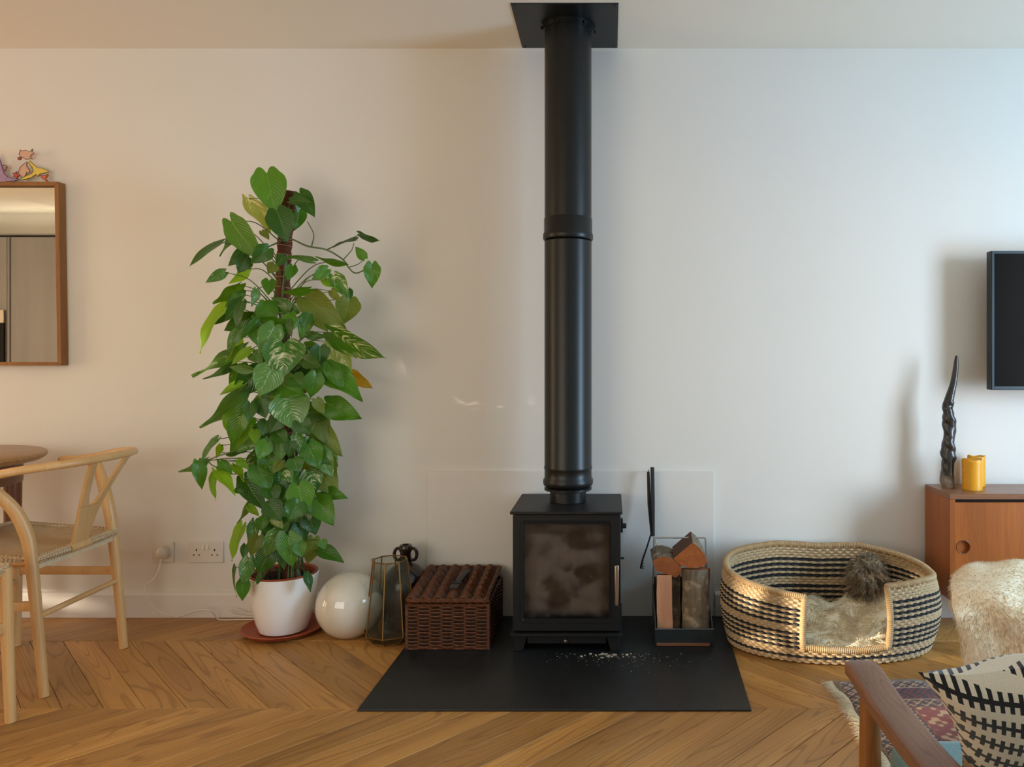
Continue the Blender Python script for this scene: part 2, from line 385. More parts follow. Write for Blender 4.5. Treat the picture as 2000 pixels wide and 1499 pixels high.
def fur_mat(name, stops, scale, sheen=0.3):
    g = N(name); rp = g.n('ShaderNodeNewGeometry').outputs['Random Per Island']; v = g.coords('Object')
    n1 = g.noise(v, scale, 3, 0.6)
    c = g.ramp(g.math('ADD', n1, g.math('MULTIPLY', g.math('SUBTRACT', rp, 0.5), 0.16)), stops); g.col(c); g.set(0.75, sheen=sheen)
    tl = g.n('ShaderNodeBsdfTranslucent'); g.l(c, tl.inputs[0]); mx = g.n('ShaderNodeMixShader'); mx.inputs[0].default_value = 0.3
    g.l(g.p.outputs[0], mx.inputs[1]); g.l(tl.outputs[0], mx.inputs[2]); g.l(mx.outputs[0], g.o.inputs[0]); return g.m
M_FLEECE = fur_mat('cream_fleece', [(0.3, '#f2dfb4'), (0.5, '#faeed0'), (0.7, '#fdf7e8')], 9)
M_SHEEP = fur_mat('sheepskin', [(0.32, '#e6c291'), (0.46, '#f4ddb4'), (0.58, '#faecd2'), (0.75, '#fdf6e8')], 6)
M_HIDE = plain('fleece_hide', '#f8ecce', 0.9, var=0.05)
M_HIDET = plain('tan_hide', '#f6e2c0', 0.9, var=0.08)
M_SHAG = fur_mat('brown_shag', [(0.25, '#46331f'), (0.42, '#7d6446'), (0.58, '#b49c76'), (0.72, '#dccbaa')], 22)

# ------------------------------------------------------------------ room shell
H = 2.397; XL, XR, YB = -6.0, 3.3, -3.75
fl = MB(); fl.box(XL, XR, YB, 0, -0.12, -0.014); FLOOR = fl.build('floor', M_OAK, smooth=False); tag(FLOOR, kind='structure')
R0, PITCH, PW, SH = 2.957-D0, 0.567, 0.129, 0.53
def plank_poly(xt, ytop, ybot, dirn):
    """parallelogram corners (x,y) of a plank whose far end starts at xt on line ytop; dirn = x shift per row towards viewer"""
    k = SH*dirn*(ytop-ybot)/PITCH; gp = 0.0009
    return [(xt+gp, ytop-gp), (xt+PW-gp, ytop-gp), (xt+PW-gp+k, ybot+gp), (xt+gp+k, ybot+gp)]
def plank_geo(mb, poly):
    ch, top, bot = 0.0016, 0.0, -0.013
    cx = sum(p[0] for p in poly)/4; cy = sum(p[1] for p in poly)/4
    ins = []
    for i in range(4):
        p = Vector(poly[i]); a = (Vector(poly[i-1])-p).normalized(); b = (Vector(poly[(i+1) % 4])-p).normalized()
        s = abs(a.x*b.y-a.y*b.x); ins.append(p+(a+b)*(ch/s))
    vs = [(x, y, bot) for x, y in poly]+[(x, y, top-ch) for x, y in poly]+[(p.x, p.y, top) for p in ins]
    fs = [(8, 9, 10, 11)[::-1]]
    for i in range(4):
        j = (i+1) % 4; fs += [(i, j, 4+j, 4+i), (4+i, 4+j, 8+j, 8+i)]
    mb.add(vs, fs)
plank_mesh = {}
rest = MB()
x_ref = -2.111
rows = [(-0.001, R0, -1), (R0, R0-PITCH, 1), (R0-PITCH, R0-2*PITCH, -1), (R0-2*PITCH, R0-3*PITCH, 1), (R0-3*PITCH, R0-4*PITCH, -1), (R0-4*PITCH, R0-5*PITCH, 1), (R0-5*PITCH, YB+0.001, -1)]
for ri, (yt, yb, dr) in enumerate(rows):
    # x of a seam on line R0 is x_ref + k*PW; find the seam offset on this row's far line
    base = x_ref + (SH if ri >= 2 and ri % 2 == 0 else 0.0)
    if ri == 0: base = x_ref + SH*(yt-yb)/PITCH
    sh = SH*dr*(yt-yb)/PITCH
    k0 = math.ceil((XL+max(0, -sh)+0.01-base)/PW); k1 = math.floor((XR-max(0, sh)-PW-0.01-base)/PW)
    for k in range(k0, k1+1):
        xt = base+k*PW; cx = xt+PW/2+sh/2; cy = (yt+yb)/2
        lim = (-3.2, 2.2) if ri < 3 else (-1.6, 1.6)
        if ri > 3 or not (lim[0] < cx < lim[1]):
            plank_geo(rest, plank_poly(xt, yt, yb, dr)); continue
        ang = math.atan2(yt-yb, -sh) if dr < 0 else math.atan2(-(yt-yb), sh)
        key = (ri if ri == 0 else dr)
        if key not in plank_mesh:
            poly = [(x-cx, y-cy) for x, y in plank_poly(xt, yt, yb, dr)]
            c, s = math.cos(-ang), math.sin(-ang)
            mb = MB(); plank_geo(mb, [(x*c-y*s, x*s+y*c) for x, y in poly])
            ob = mb.build('plank', M_OAK, FLOOR, smooth=False); plank_mesh[key] = ob.data
        else:
            ob = bpy.data.objects.new('plank', plank_mesh[key]); COL.objects.link(ob); ob.parent = FLOOR
        ob.location = (cx, cy, 0); ob.rotation_euler = (0, 0, ang)
rp = rest.build('plank_field', M_OAK, FLOOR, smooth=False); tag(rp, kind='stuff')

def struct(mb, name, m, bevel=0): return tag(mb.build(name, m, smooth=False, bevel=bevel), kind='structure')
b = MB(); b.box(XL-0.1, XR+0.1, 0, 0.1, -0.12, H+0.1); struct(b, 'wall_back', M_WALL)
b = MB(); b.box(XL-0.1, XR+0.1, YB-0.1, 0.1, H, H+0.1); struct(b, 'ceiling', M_CEIL)
def wall_with_holes(name, along, a0, a1, pos, th, holes):
    """wall between a0..a1 on one axis, with rectangular openings (lo, hi, z0, z1)"""
    mb = MB()
    xs = sorted({a0, a1, *[h[0] for h in holes], *[h[1] for h in holes]}); zs = sorted({0, H, *[h[2] for h in holes], *[h[3] for h in holes]})
    for i in range(len(xs)-1):
        for j in range(len(zs)-1):
            mx, mz = (xs[i]+xs[i+1])/2, (zs[j]+zs[j+1])/2
            if any(h[0] < mx < h[1] and h[2] < mz < h[3] for h in holes): continue
            if along == 'x': mb.box(xs[i], xs[i+1], pos, pos+th, zs[j], zs[j+1])
            else: mb.box(pos, pos+th, xs[i], xs[i+1], zs[j], zs[j+1])
    return struct(mb, name, M_WALL)
hole_r = (-2.2, -1.2, 0.3, 2.0); blank_frame_l = (-2.45, -0.85, 0.2, 2.2)  # the left rectangle only places a frame, no opening is cut
holes_b = [(-3.3, -1.0, 0.4, 2.0)]  # unseen opening made for the fill lamp
# unseen slots added in the left wall, each shaped to throw one sun patch
sun_gaps = [(-2.90, -2.56, 0.86, 1.09), (-3.35, -3.15, 0.83, 0.89), (-2.29, -2.14, 1.212, 1.247), (-1.89, -1.80, 1.56, 1.63), (-1.80, -1.735, 1.66, 1.73), (-1.32, -1.15, 0.505, 0.545)]
wall_with_holes('wall_right', 'y', YB-0.1, 0.1, XR, 0.1, [hole_r])
wall_with_holes('wall_left', 'y', YB-0.1, 0.1, XL-0.1, 0.1, sun_gaps)
wall_with_holes('wall_front', 'x', XL-0.1, XR+0.1, YB-0.1, 0.1, holes_b)
def window(name, along, pos, h, bars):
    mb = MB(); f = 0.05
    def bx(a, b_, z0, z1):
        if along == 'x': mb.box(a, b_, pos+0.03, pos+0.07, z0, z1)
        else: mb.box(pos+0.03, pos+0.07, a, b_, z0, z1)
    bx(h[0], h[1], h[2], h[2]+f); bx(h[0], h[1], h[3]-f, h[3]); bx(h[0], h[0]+f, h[2]+f, h[3]-f); bx(h[1]-f, h[1], h[2]+f, h[3]-f)
    for t in bars: c = h[0]+(h[1]-h[0])*t; bx(c-0.02, c+0.02, h[2]+f, h[3]-f)
    struct(mb, name, M_TRIM)
window('window_1', 'y', XR, hole_r, [0.5]); window('blank_window_frame', 'y', XL-0.03, blank_frame_l, [0.5]); window('fill_window', 'x', YB-0.1, holes_b[0], [0.33, 0.67])  # the left frame is mounted on solid wall
# baseboards: left of the panel, a bit between panel and dog bed and on to the right
def base_board(name, x0, x1):
    mb = MB(); prof = [(0, 0), (-0.018, 0), (-0.018, 0.094), (-0.012, 0.103), (0, 0.106)]
    mb.prism([(x0, y-0.0005, z+0.0005) for y, z in prof], (x1-x0, 0, 0)); struct(mb, name, M_TRIM)
PX0, PX1 = W(835, 0, D0).x, W(1394, 0, D0).x
base_board('baseboard_left', XL, PX0-0.004); base_board('baseboard_right', PX1+0.004, XR)

# ------------------------------------------------------------------ hearth and heat panel
b = MB(); z = 0.006
hp = [F(697, 1391), F(1468, 1391), Vector((W(1411, 0, D0).x, -0.013, 0)), Vector((W(838, 0, D0).x, -0.013, 0))]
b.prism([(p.x, p.y, 0.0005) for p in hp], (0, 0, z)); o = b.build('hearth_slab', M_SLATE, smooth=False, bevel=0.002)
tag(o, 'wide black slate hearth slab laid on the oak floor under the stove', 'hearth')
b = MB(); b.box(PX0, PX1, -0.0115, -0.001, 0.0005, W(0, 921, 3.23).z)
o = b.build('heat_shield', M_PANELW, smooth=False, bevel=0.002); tag(o, 'low off-white heat shield panel fixed to the wall behind the stove', 'panel')
for px, py in ((839, 926), (1390, 926)):
    b = MB(); b.lathe([(0, 0), (0.004, 0), (0.004, 0.002), (0, 0.003)], W(px, py, 3.23)+Vector((0, 0.002, 0)), 10, M=Matrix.Rotation(PI/2, 3, 'X')); b.build('screw', M_WIRE, o)

# ------------------------------------------------------------------ stove
SX, SF, SB = -0.167, 2.83-D0, 3.17-D0
st = thing('wood_stove', 'black steel wood burning stove with sooty glass door on the slate hearth', 'stove', (SX, -0.22, 0.0065))
x0, x1 = SX-0.2, SX+0.2
zt, zs = 0.516, 0.079
b = MB()                                    # body as a hollow firebox, open to the front
b.box(x0, x0+0.02, SF+0.022, SB, zs, zt); b.box(x1-0.02, x1, SF+0.022, SB, zs, zt); b.box(x0+0.02, x1-0.02, SB-0.02, SB, zs, zt)
b.box(x0+0.02, x1-0.02, SF+0.022, SB-0.02, zt-0.02, zt); b.box(x0+0.02, x1-0.02, SF+0.022, SB-0.02, zs, zs+0.02); b.build('body', M_BLACK, st, bevel=0.003)
b = MB(); b.box(x0+0.021, x1-0.021, SB-0.06, SB-0.022, zs+0.021, zt-0.021); b.box(x0+0.021, x1-0.021, SF+0.05, SB-0.061, 0.42, 0.43); b.build('fire_brick', M_BRICK, st)
b = MB(); b.box(SX-0.206, SX+0.206, SF-0.022, SB+0.012, zt+0.001, zt+0.012); b.build('top_plate', M_BLACK, st, bevel=0.003)
b = MB(); b.box(SX-0.207, SX+0.207, SF-0.014, SB, 0.066, 0.078); b.build('base_plate', M_BLACK, st, bevel=0.002)
for s in (-1, 1):
    b = MB(); xx = SX+s*0.196
    b.prism([(xx, SF+0.005, 0.007), (xx-s*0.034, SF+0.005, 0.007), (xx-s*0.042, SF+0.005, 0.036), (xx-s*0.05, SF+0.005, 0.065), (xx, SF+0.005, 0.065)], (0, SB-SF-0.02, 0)); b.build('leg', M_BLACK, st, bevel=0.002)
b = MB(); b.box(SX-0.145, SX+0.145, SF+0.005, SF+0.017, 0.036, 0.065); b.build('apron', M_BLACK, st, bevel=0.001)
b = MB(); b.lathe([(0, 0), (0.008, 0.0), (0.009, 0.006), (0.006, 0.012), (0, 0.013)], (SX-0.003, SF+0.006, 0.048), 14, M=Matrix.Rotation(PI/2, 3, 'X')); b.build('ash_knob', M_STEEL, st)
# door: frame with rounded opening
def rrect(cx, cz, hw, hh, r, n=6):
    out = []
    for sx, sz, a in ((1, 1, 0), (-1, 1, 90), (-1, -1, 180), (1, -1, 270)):
        for k in range(n+1):
            t = math.radians(a+90*k/n); out.append((cx+sx*(hw-r)+r*math.cos(t), cz+sz*(hh-r)+r*math.sin(t)))
    return out
def ring_loft(mb, loops):
    n = len(loops[0]); vs = [p for l in loops for p in l]; fs = []
    for i in range(len(loops)-1):
        for k in range(n): fs.append((i*n+k, i*n+(k+1) % n, (i+1)*n+(k+1) % n, (i+1)*n+k))
    mb.add(vs, fs)
dcz = (0.085+0.512)/2; dhh = (0.512-0.085)/2
gx = (W(1106, 0, 2.82).x); gz = (W(0, 1119, 2.82).z); ghw = 0.1685; ghh = 0.1865
def lp(cx, cz, hw, hh, r, y): return [(x, y, z) for x, z in rrect(cx, cz, hw, hh, r)]
b = MB(); ring_loft(b, [lp(SX, dcz, 0.198, dhh, 0.004, SF+0.02), lp(SX, dcz, 0.198, dhh, 0.004, SF), lp(gx, gz, ghw+0.002, ghh+0.002, 0.014, SF), lp(gx, gz, ghw, ghh, 0.012, SF-0.004), lp(gx, gz, ghw-0.004, ghh-0.004, 0.01, SF-0.004),
    lp(gx, gz, ghw-0.008, ghh-0.008, 0.008, SF+0.003), lp(gx, gz, ghw-0.012, ghh-0.012, 0.006, SF+0.003), lp(gx, gz, ghw-0.0125, ghh-0.0125, 0.006, SF+0.02)])
door = b.build('door', M_BLACK, st)
b = MB(); b.box(gx-ghw+0.006, gx+ghw-0.006, SF+0.009, SF+0.014, gz-ghh+0.006, gz+ghh-0.006); tag(b.build('glass', M_SOOT, door, smooth=False), 'soot-stained glass pane')
hx = W(1204.5, 0, 2.79).x
b = MB(); b.box(hx-0.0075, hx+0.0075, SF-0.045, SF-0.033, W(0, 1184, 2.79).z, W(0, 1105, 2.79).z); hd = tag(b.build('handle', M_STEEL, door, bevel=0.003), 'brushed steel handle')
for zz in (W(0, 1170, 2.79).z, W(0, 1120, 2.79).z):
    b.__init__(); b.lathe([(0.005, 0), (0.005, 0.034)], (hx, SF+0.001, zz), 10, M=Matrix.Rotation(PI/2, 3, 'X')); b.build('handle_post', M_BLACK, door)
b = MB(); b.box(x1, x1+0.008, SF+0.03, SF+0.055, 0.44, 0.49); b.lathe([(0, 0), (0.01, 0), (0.01, 0.012), (0, 0.014)], (x1+0.008, SF+0.042, 0.463), 12, M=Matrix.Rotation(PI/2, 3, 'Y')); b.build('air_control', M_BLACK, st)
b = MB(); b.lathe([(0, 0), (0.004, 0), (0.004, 0.012), (0, 0.012)], (x1, SF+0.03, 0.345), 10, M=Matrix.Rotation(PI/2, 3, 'Y')); b.build('latch_pin', M_BLACK, st)
# flue
FX, FY = -0.172, 3.02-D0
def fz(y): return EYE-(y-VY)*3.02/FOC
fr = 0.0926
fp = thing('flue_pipe', 'tall black twin-wall flue pipe rising from the stove to the ceiling', 'flue', (FX, FY, 0.53))
b = MB(); b.lathe([(0.071, 0.5295), (0.071, fz(956))], (FX, FY, 0), 48); b.build('spigot', M_FLUE, fp)
b = MB(); b.lathe([(0.080, fz(958)), (0.0935, fz(956)), (0.0935, fz(952)), (0.086, fz(949)), (0.0955, fz(947)), (0.0985, fz(943)), (0.0985, fz(937)), (fr, fz(932)), (fr, fz(917)), (0.0945, fz(914.5)), (0.0945, fz(911)), (fr, fz(908)), (fr, fz(473)), (0.088, fz(470.5))], (FX, FY, 0), 56); b.build('lower_pipe', M_FLUE, fp)
b = MB(); b.lathe([(0.0955, fz(470)), (0.0985, fz(468)), (0.0985, fz(459)), (0.0945, fz(455)), (0.0945, fz(429)), (0.0925, fz(427))], (FX, FY, 0), 56); b.build('locking_band', M_FLUE, fp)
b = MB(); b.lathe([(fr-0.0005, fz(428)), (fr-0.0005, H-0.0045)], (FX, FY, 0), 56); b.build('upper_pipe', M_FLUE, fp)
b = MB(); b.lathe([(0.1005, H-0.026), (0.1005, H-0.0045), (fr, H-0.0045), (fr, H-0.026)], (FX, FY, 0), 40)
for k in range(6):
    a = k*PI/3+0.2; c, s = math.cos(a), math.sin(a); b.box(0.1, 0.108, -0.006, 0.006, H-0.024, H-0.012, M=Matrix.Translation((FX, FY, 0)) @ Matrix.Rotation(a, 4, 'Z'))
b.build('collar', M_FLUE, fp)
b = MB(); pc = [W(1020, 94.5, 3.226), W(1206, 94.5, 3.226), W(1208, 4.5, 2.822), W(997, 4.5, 2.822)]
b.prism([(p.x, p.y, H-0.004) for p in pc], (0, 0, 0.0035)); cp = b.build('ceiling_plate', M_FLUE, smooth=False, bevel=0.001)
tag(cp, 'square black metal closure plate on the ceiling around the flue', 'plate')
for k, p in enumerate(pc):
    q = p+(Vector((sum(a.x for a in pc)/4, sum(a.y for a in pc)/4, 0))-Vector((p.x, p.y, 0)))*0.07
    b = MB(); b.lathe([(0.0, H-0.0075), (0.004, H-0.007), (0.005, H-0.004)], (q.x, q.y, 0), 10); b.build('screw', M_BLACK, cp)
# crumbs of ash and bark on the hearth
b = MB()
for i in range(150):
    if i < 45: px, py = random.gauss(1190, 24), 1281+abs(random.gauss(0, 6))
    else: px, py = random.gauss(1205, 70), 1281+abs(random.gauss(0, 15))
    if not (1000 < px < 1430) or py > 1385: continue
    p = F(px, py); s = random.choice((0.0008, 0.001, 0.0014, 0.002, 0.0028)) if i < 45 else random.choice((0.0005, 0.0007, 0.0009))
    Mx = Matrix.Translation((p.x, p.y, 0.0068+s*0.5)) @ Matrix.Rotation(random.uniform(0, 6), 4, 'Z') @ Matrix.Rotation(random.uniform(-.3, .3), 4, 'X')
    b.box(-s*1.6, s*1.6, -s, s, -s*0.5, s*0.5, M=Mx)
o = b.build('ash_crumbs', plain('ash_flakes', '#b9ae9c', 0.9, var=0.4), smooth=False); tag(o, 'pale ash and bark crumbs scattered on the slate before the stove', 'crumbs', kind='stuff')

# ------------------------------------------------------------------ potted climber
PXp, PYp = W(554, 0, 3.06).x, 3.06-D0
pl = thing('potted_climber', 'tall climbing pothos on a coir pole in a white pot with terracotta saucer', 'plant', (PXp, PYp, 0.001))
b = MB(); b.lathe([(0.0, 0.002), (0.118, 0.001), (0.138, 0.008), (0.155, 0.024), (0.158, 0.026), (0.154, 0.028), (0.135, 0.013), (0.115, 0.008), (0, 0.008)], (PXp, PYp, 0), 56, capped=False); b.build('saucer', M_TERRA, pl)
b = MB(); b.lathe([(0.0, 0.0105), (0.078, 0.0105), (0.09, 0.014), (0.104, 0.05), (0.118, 0.11), (0.128, 0.18), (0.132, 0.232), (0.130, 0.235), (0.127, 0.232), (0.122, 0.17), (0.0, 0.165)], (PXp, PYp, 0), 56, capped=False); b.build('pot', M_POT, pl)
b = MB(); b.lathe([(0.122, 0.19), (0.1265, 0.226), (0.1285, 0.240), (0.126, 0.242), (0.118, 0.236), (0.112, 0.2)], (PXp, PYp, 0), 56, capped=False); tag(b.build('inner_pot', M_TERRA, pl), 'terracotta plastic pot liner')
def soil(u, v):
    a = v*2*PI; r = 0.117*u; return Vector((PXp+r*math.cos(a), PYp+r*math.sin(a), 0.212+0.006*math.sin(r*170+a*3)*math.sin(a*7+r*90)+random.uniform(-.003, .004)*(0 if v in (0, 1) or u == 0 else 1)))
b = MB(); b.grid(soil, 14, 60); b.build('soil', M_SOIL, pl)
pole_c = [(W(567, 1130, 3.06)), W(560, 900, 3.06), W(552, 640, 3.06), W(556, 480, 3.06), W(566, 374, 3.06)]
pole_pts = [Vector(p) for p in spline(pole_c, 14)]
b = MB(); b.sweep(pole_pts, [0.027+0.002*math.sin(i*2.1)+random.uniform(-.0012, .0012) for i in range(len(pole_pts))], 14); b.build('coir_pole', M_COIR, pl)
def pole_at(z):
    return min(pole_pts, key=lambda p: abs(p.z-z))
zc = 0.45
while zc < 1.72:
    c = pole_at(zc); b = MB(); b.sweep([c+Vector((0.0292*math.cos(a), 0.0292*math.sin(a), 0.004*math.sin(a+zc*40))) for a in np.linspace(0, 2*PI, 24, endpoint=False)], 0.0011, 5, closed=True); b.build('twine', M_TWINE, pl); zc += random.choice((0.02, 0.028, 0.036, 0.05))
b = MB(); c = W(563, 568, 3.02); b.sweep(spline([c, c+Vector((0.012, -0.006, -0.02)), c+Vector((0.006, -0.004, -0.07))], 4), 0.003, 5); b.build('red_tie', plain('red_tie', '#b01810', 0.5), pl)
# stems that climb along the pole and hang as vines
b = MB()
for k in range(7):
    a0 = random.uniform(0, 6.28); pts = []
    for i, z in enumerate(np.linspace(0.2, random.uniform(0.8, 1.62), 16)):
        c = pole_at(z); a = a0+0.5*math.sin(z*5+k); rr = 0.034+0.012*math.sin(z*9+k*2); pts.append(c+Vector((rr*math.cos(a), rr*math.sin(a), 0)) if z > 0.25 else Vector((c.x+0.05*math.cos(a), c.y+0.05*math.sin(a), z)))
    b.sweep(spline(pts, 3), 0.0042, 6)
for k in range(14):
    a = random.uniform(0, 6.28); p = Vector((PXp+.08*math.cos(a), PYp+.08*math.sin(a), .215)); q = pole_at(.34)+Vector((.03*math.cos(a), .03*math.sin(a), 0))
    b.sweep(spline([p, (p+q)/2+Vector((0, 0, .03)), q], 4), 0.003, 5)
b.build('climbing_stems', M_STEM, pl)
Z3 = lambda x, y: (340+x/3.259, 320+y/3.259)
Z4 = lambda x, y: (340+x/2.882, 760+y/2.882)
b = MB()
def vine(pts, D, r0, r1):
    q = [W(*p, D+dd) for p, dd in pts]; q = spline(q, 6); b.sweep(q, list(np.linspace(r0, r1, len(q))), 6)
vine([(Z3(700, 500), 0), (Z3(745, 480), -.05), (Z3(850, 525), -.08), (Z3(970, 548), -.09), (Z3(1075, 610), -.08), (Z3(1110, 660), -.06), (Z3(1160, 697), -.05), (Z3(1250, 655), -.04)], 3.03, .0036, .0024)
vine([(Z3(970, 548), -.09), (Z3(1090, 490), -.1), (Z3(1185, 452), -.1)], 3.03, .0024, .0016)
vine([(Z3(1080, 608), -.08), (Z3(1130, 550), -.09), (Z3(1145, 505), -.09)], 3.03, .0022, .0015)
vine([(Z3(1110, 660), -.06), (Z3(1170, 640), -.06), (Z3(1215, 605), -.06)], 3.03, .002, .0014)
vine([(Z3(875, 528), -.08), (Z3(888, 450), -.09), (Z3(848, 368), -.08)], 3.03, .0024, .0018)
vine([(Z3(690, 490), 0), (Z3(600, 530), -.06), (Z3(560, 570), -.08)], 3.03, .0034, .0024)
vine([(Z4(480, 330), -.08), (Z4(350, 350), -.16), (Z4(200, 400), -.18), (Z4(245, 445), -.17), (Z4(300, 435), -.16)], 3.03, .003, .0016)
b.build('trailing_vines', M_STEM, pl)

def leaf(base, tip, wpx, kind, db=None, dt=None, stalk=True, seed=0):
    """one heart-shaped blade between two photo points, with its own stalk back to the pole"""
    rnd = random.Random(seed*13+5)
    cxp = 560
    if db is None:
        off = abs((base[0]+tip[0])/2-cxp)/150.0
        db = 3.06-0.17*math.sqrt(max(0.0, 1-min(off, 1)**2))-0.03+rnd.uniform(-.035, .035)
    if dt is None: dt = db-rnd.uniform(0.0, 0.035)
    db = min(db, 3.2); dt = min(dt, 3.2)
    B, T = W(base[0], base[1], db), W(tip[0], tip[1], dt)
    L = (T-B).length; wd = wpx*db/FOC
    ax = (T-B).normalized(); view = Vector((0, -1, 0)); view = (Vector((0, -D0, EYE))-B).normalized()
    real = max(wd, 0.52*L); phi = math.acos(min(1, wd/real))*(1 if rnd.random() < 0.5 else -1)
    side = ax.cross(view).normalized(); nrm = side.cross(ax).normalized()
    side, nrm = side*math.cos(phi)+nrm*math.sin(phi), nrm*math.cos(phi)-side*math.sin(phi)
    fold = rnd.uniform(0.05, 0.42); curl = rnd.uniform(0.05, 0.34); wav = rnd.uniform(0.0, 0.05); tw = rnd.uniform(-.3, .3); bend = rnd.uniform(-.10, .10)
    nu, nv = 14, 12; mb = MB()
    def fn(u, v):
        t = u**1.1; q = v*2-1; s = math.copysign(abs(q)**0.85, q)
        h = 0.5*real*float(np.interp(t, [0, .1, .22, .35, .5, .65, .8, .9, .96, 1], [.70, .92, 1.0, .97, .84, .64, .38, .18, .065, 0.0]))
        x = t*L-0.15*L*math.sin(PI*min(1, abs(s)*1.02))**0.8*(1-t)**5
        y = s*h+bend*L*t*t
        z = fold*abs(s*h)*(1-0.5*t)-curl*L*(t-0.3)**2+wav*L*math.sin(t*9+s*2)*abs(s)+tw*s*h*t
        return B+ax*x+side*y+nrm*z
    mb.grid(fn, nu, nv, 0, uvs=True)
    mats = [LM[kind], M_STEM]
    if stalk:
        zc = min(1.7, max(0.24, B.z-rnd.uniform(0.0, 0.09)-0.25*abs(B.x-pole_at(B.z).x))); P = pole_at(zc)
        d = (B-P); P = P+Vector((d.x, d.y, 0)).normalized()*0.028 if Vector((d.x, d.y, 0)).length > 1e-4 else P
        mid = (P+B)/2+Vector((0, 0, 0.12*d.length+0.005)); q = spline([P, mid, B-nrm*0.001], 6)
        mb.sweep(q, list(np.linspace(0.0024, 0.0014, len(q))), 5, mi=1)
    return mb.build('leaf', mats, pl)
L3 = [(590,60,645,325,215,'g',2.98,2.97),(478,222,605,430,110,'p',3.07,3.05),(362,368,550,640,165,'g'),(385,405,290,592,62,'g',3.06,3.06),(300,500,75,636,34,'d',3.03,2.97),(745,235,880,240,62,'d',2.98,2.96),
 (800,188,902,332,120,'d',3.03,3.02),(655,300,735,490,178,'d',2.94,2.93),(800,290,765,435,105,'g',3.08,3.08),(460,550,345,655,88,'d'),(462,600,400,690,110,'d'),(600,540,495,640,120,'d'),(322,690,195,752,72,'s',3.03,2.99),
 (470,672,358,772,62,'b',3.06,3.03),(880,615,662,575,50,'g'),(1080,632,892,606,42,'g'),(975,672,875,735,85,'g'),(755,652,728,745,76,'g'),(1180,450,1302,505,40,'d',2.94,2.92),(1150,485,978,535,22,'d',2.94,2.93),(1212,602,1155,525,66,'g',2.97,2.96),
 (1260,640,1265,792,110,'g',2.99,2.99),(1020,712,1110,855,105,'v'),(955,738,1065,805,62,'b'),(830,850,1085,1030,185,'o',2.96,2.93),(1118,862,1082,1020,160,'o',3.04,3.03),(1002,1075,1335,1245,158,'v',2.96,2.92),
 (605,745,600,835,92,'g'),(522,800,506,915,56,'s'),(418,772,240,902,84,'g'),(432,830,310,905,70,'g'),(330,905,118,1178,72,'b',2.98,2.92),(335,935,215,1050,52,'d',3.02,3.0),(430,875,310,1000,98,'d'),(432,880,388,1045,58,'d'),
 (860,800,680,842,52,'g'),(700,1040,488,974,92,'g',2.92,2.88),(520,1000,425,1112,62,'d'),(420,1058,328,1190,84,'s'),(425,1105,345,1268,46,'b'),(640,1035,556,1215,155,'s',2.87,2.83),(700,1145,708,1360,262,'v',2.86,2.82),
 (625,1300,530,1480,190,'s',2.82,2.79),(420,1160,137,1372,84,'s'),(380,1262,208,1396,46,'d'),(490,1312,345,1290,58,'s'),(480,1185,350,1275,62,'b'),(930,1165,930,1282,128,'d',2.93,2.92),(1000,1140,1140,1345,150,'p',3.08,3.06),
 (1120,1335,1262,1442,88,'y',3.09,3.08),(955,1285,1208,1497,168,'g',2.94,2.9),(985,1275,1078,1440,110,'g',2.91,2.89),(905,1340,860,1492,126,'g',2.89,2.88),(650,1380,812,1492,180,'g',2.88,2.84),(425,1405,278,1472,62,'b'),
 (895,955,985,1065,110,'o',3.05,3.04),(850,1092,965,1100,62,'d'),(735,1000,740,1105,48,'d'),(830,1250,935,1282,100,'d'),(500,1208,562,1268,88,'s'),(620,1250,590,1330,70,'d'),(1000,810,1060,870,60,'o'),
 (560,430,610,480,50,'o'),(640,640,600,700,80,'o'),(700,590,640,650,70,'d'),(1110,800,1130,870,50,'d',3.08,3.08),(450,805,440,830,26,'d'),(860,960,800,1040,80,'d'),(560,980,520,1050,60,'d'),(760,1360,830,1430,120,'d'),(620,1400,560,1500,90,'d')]
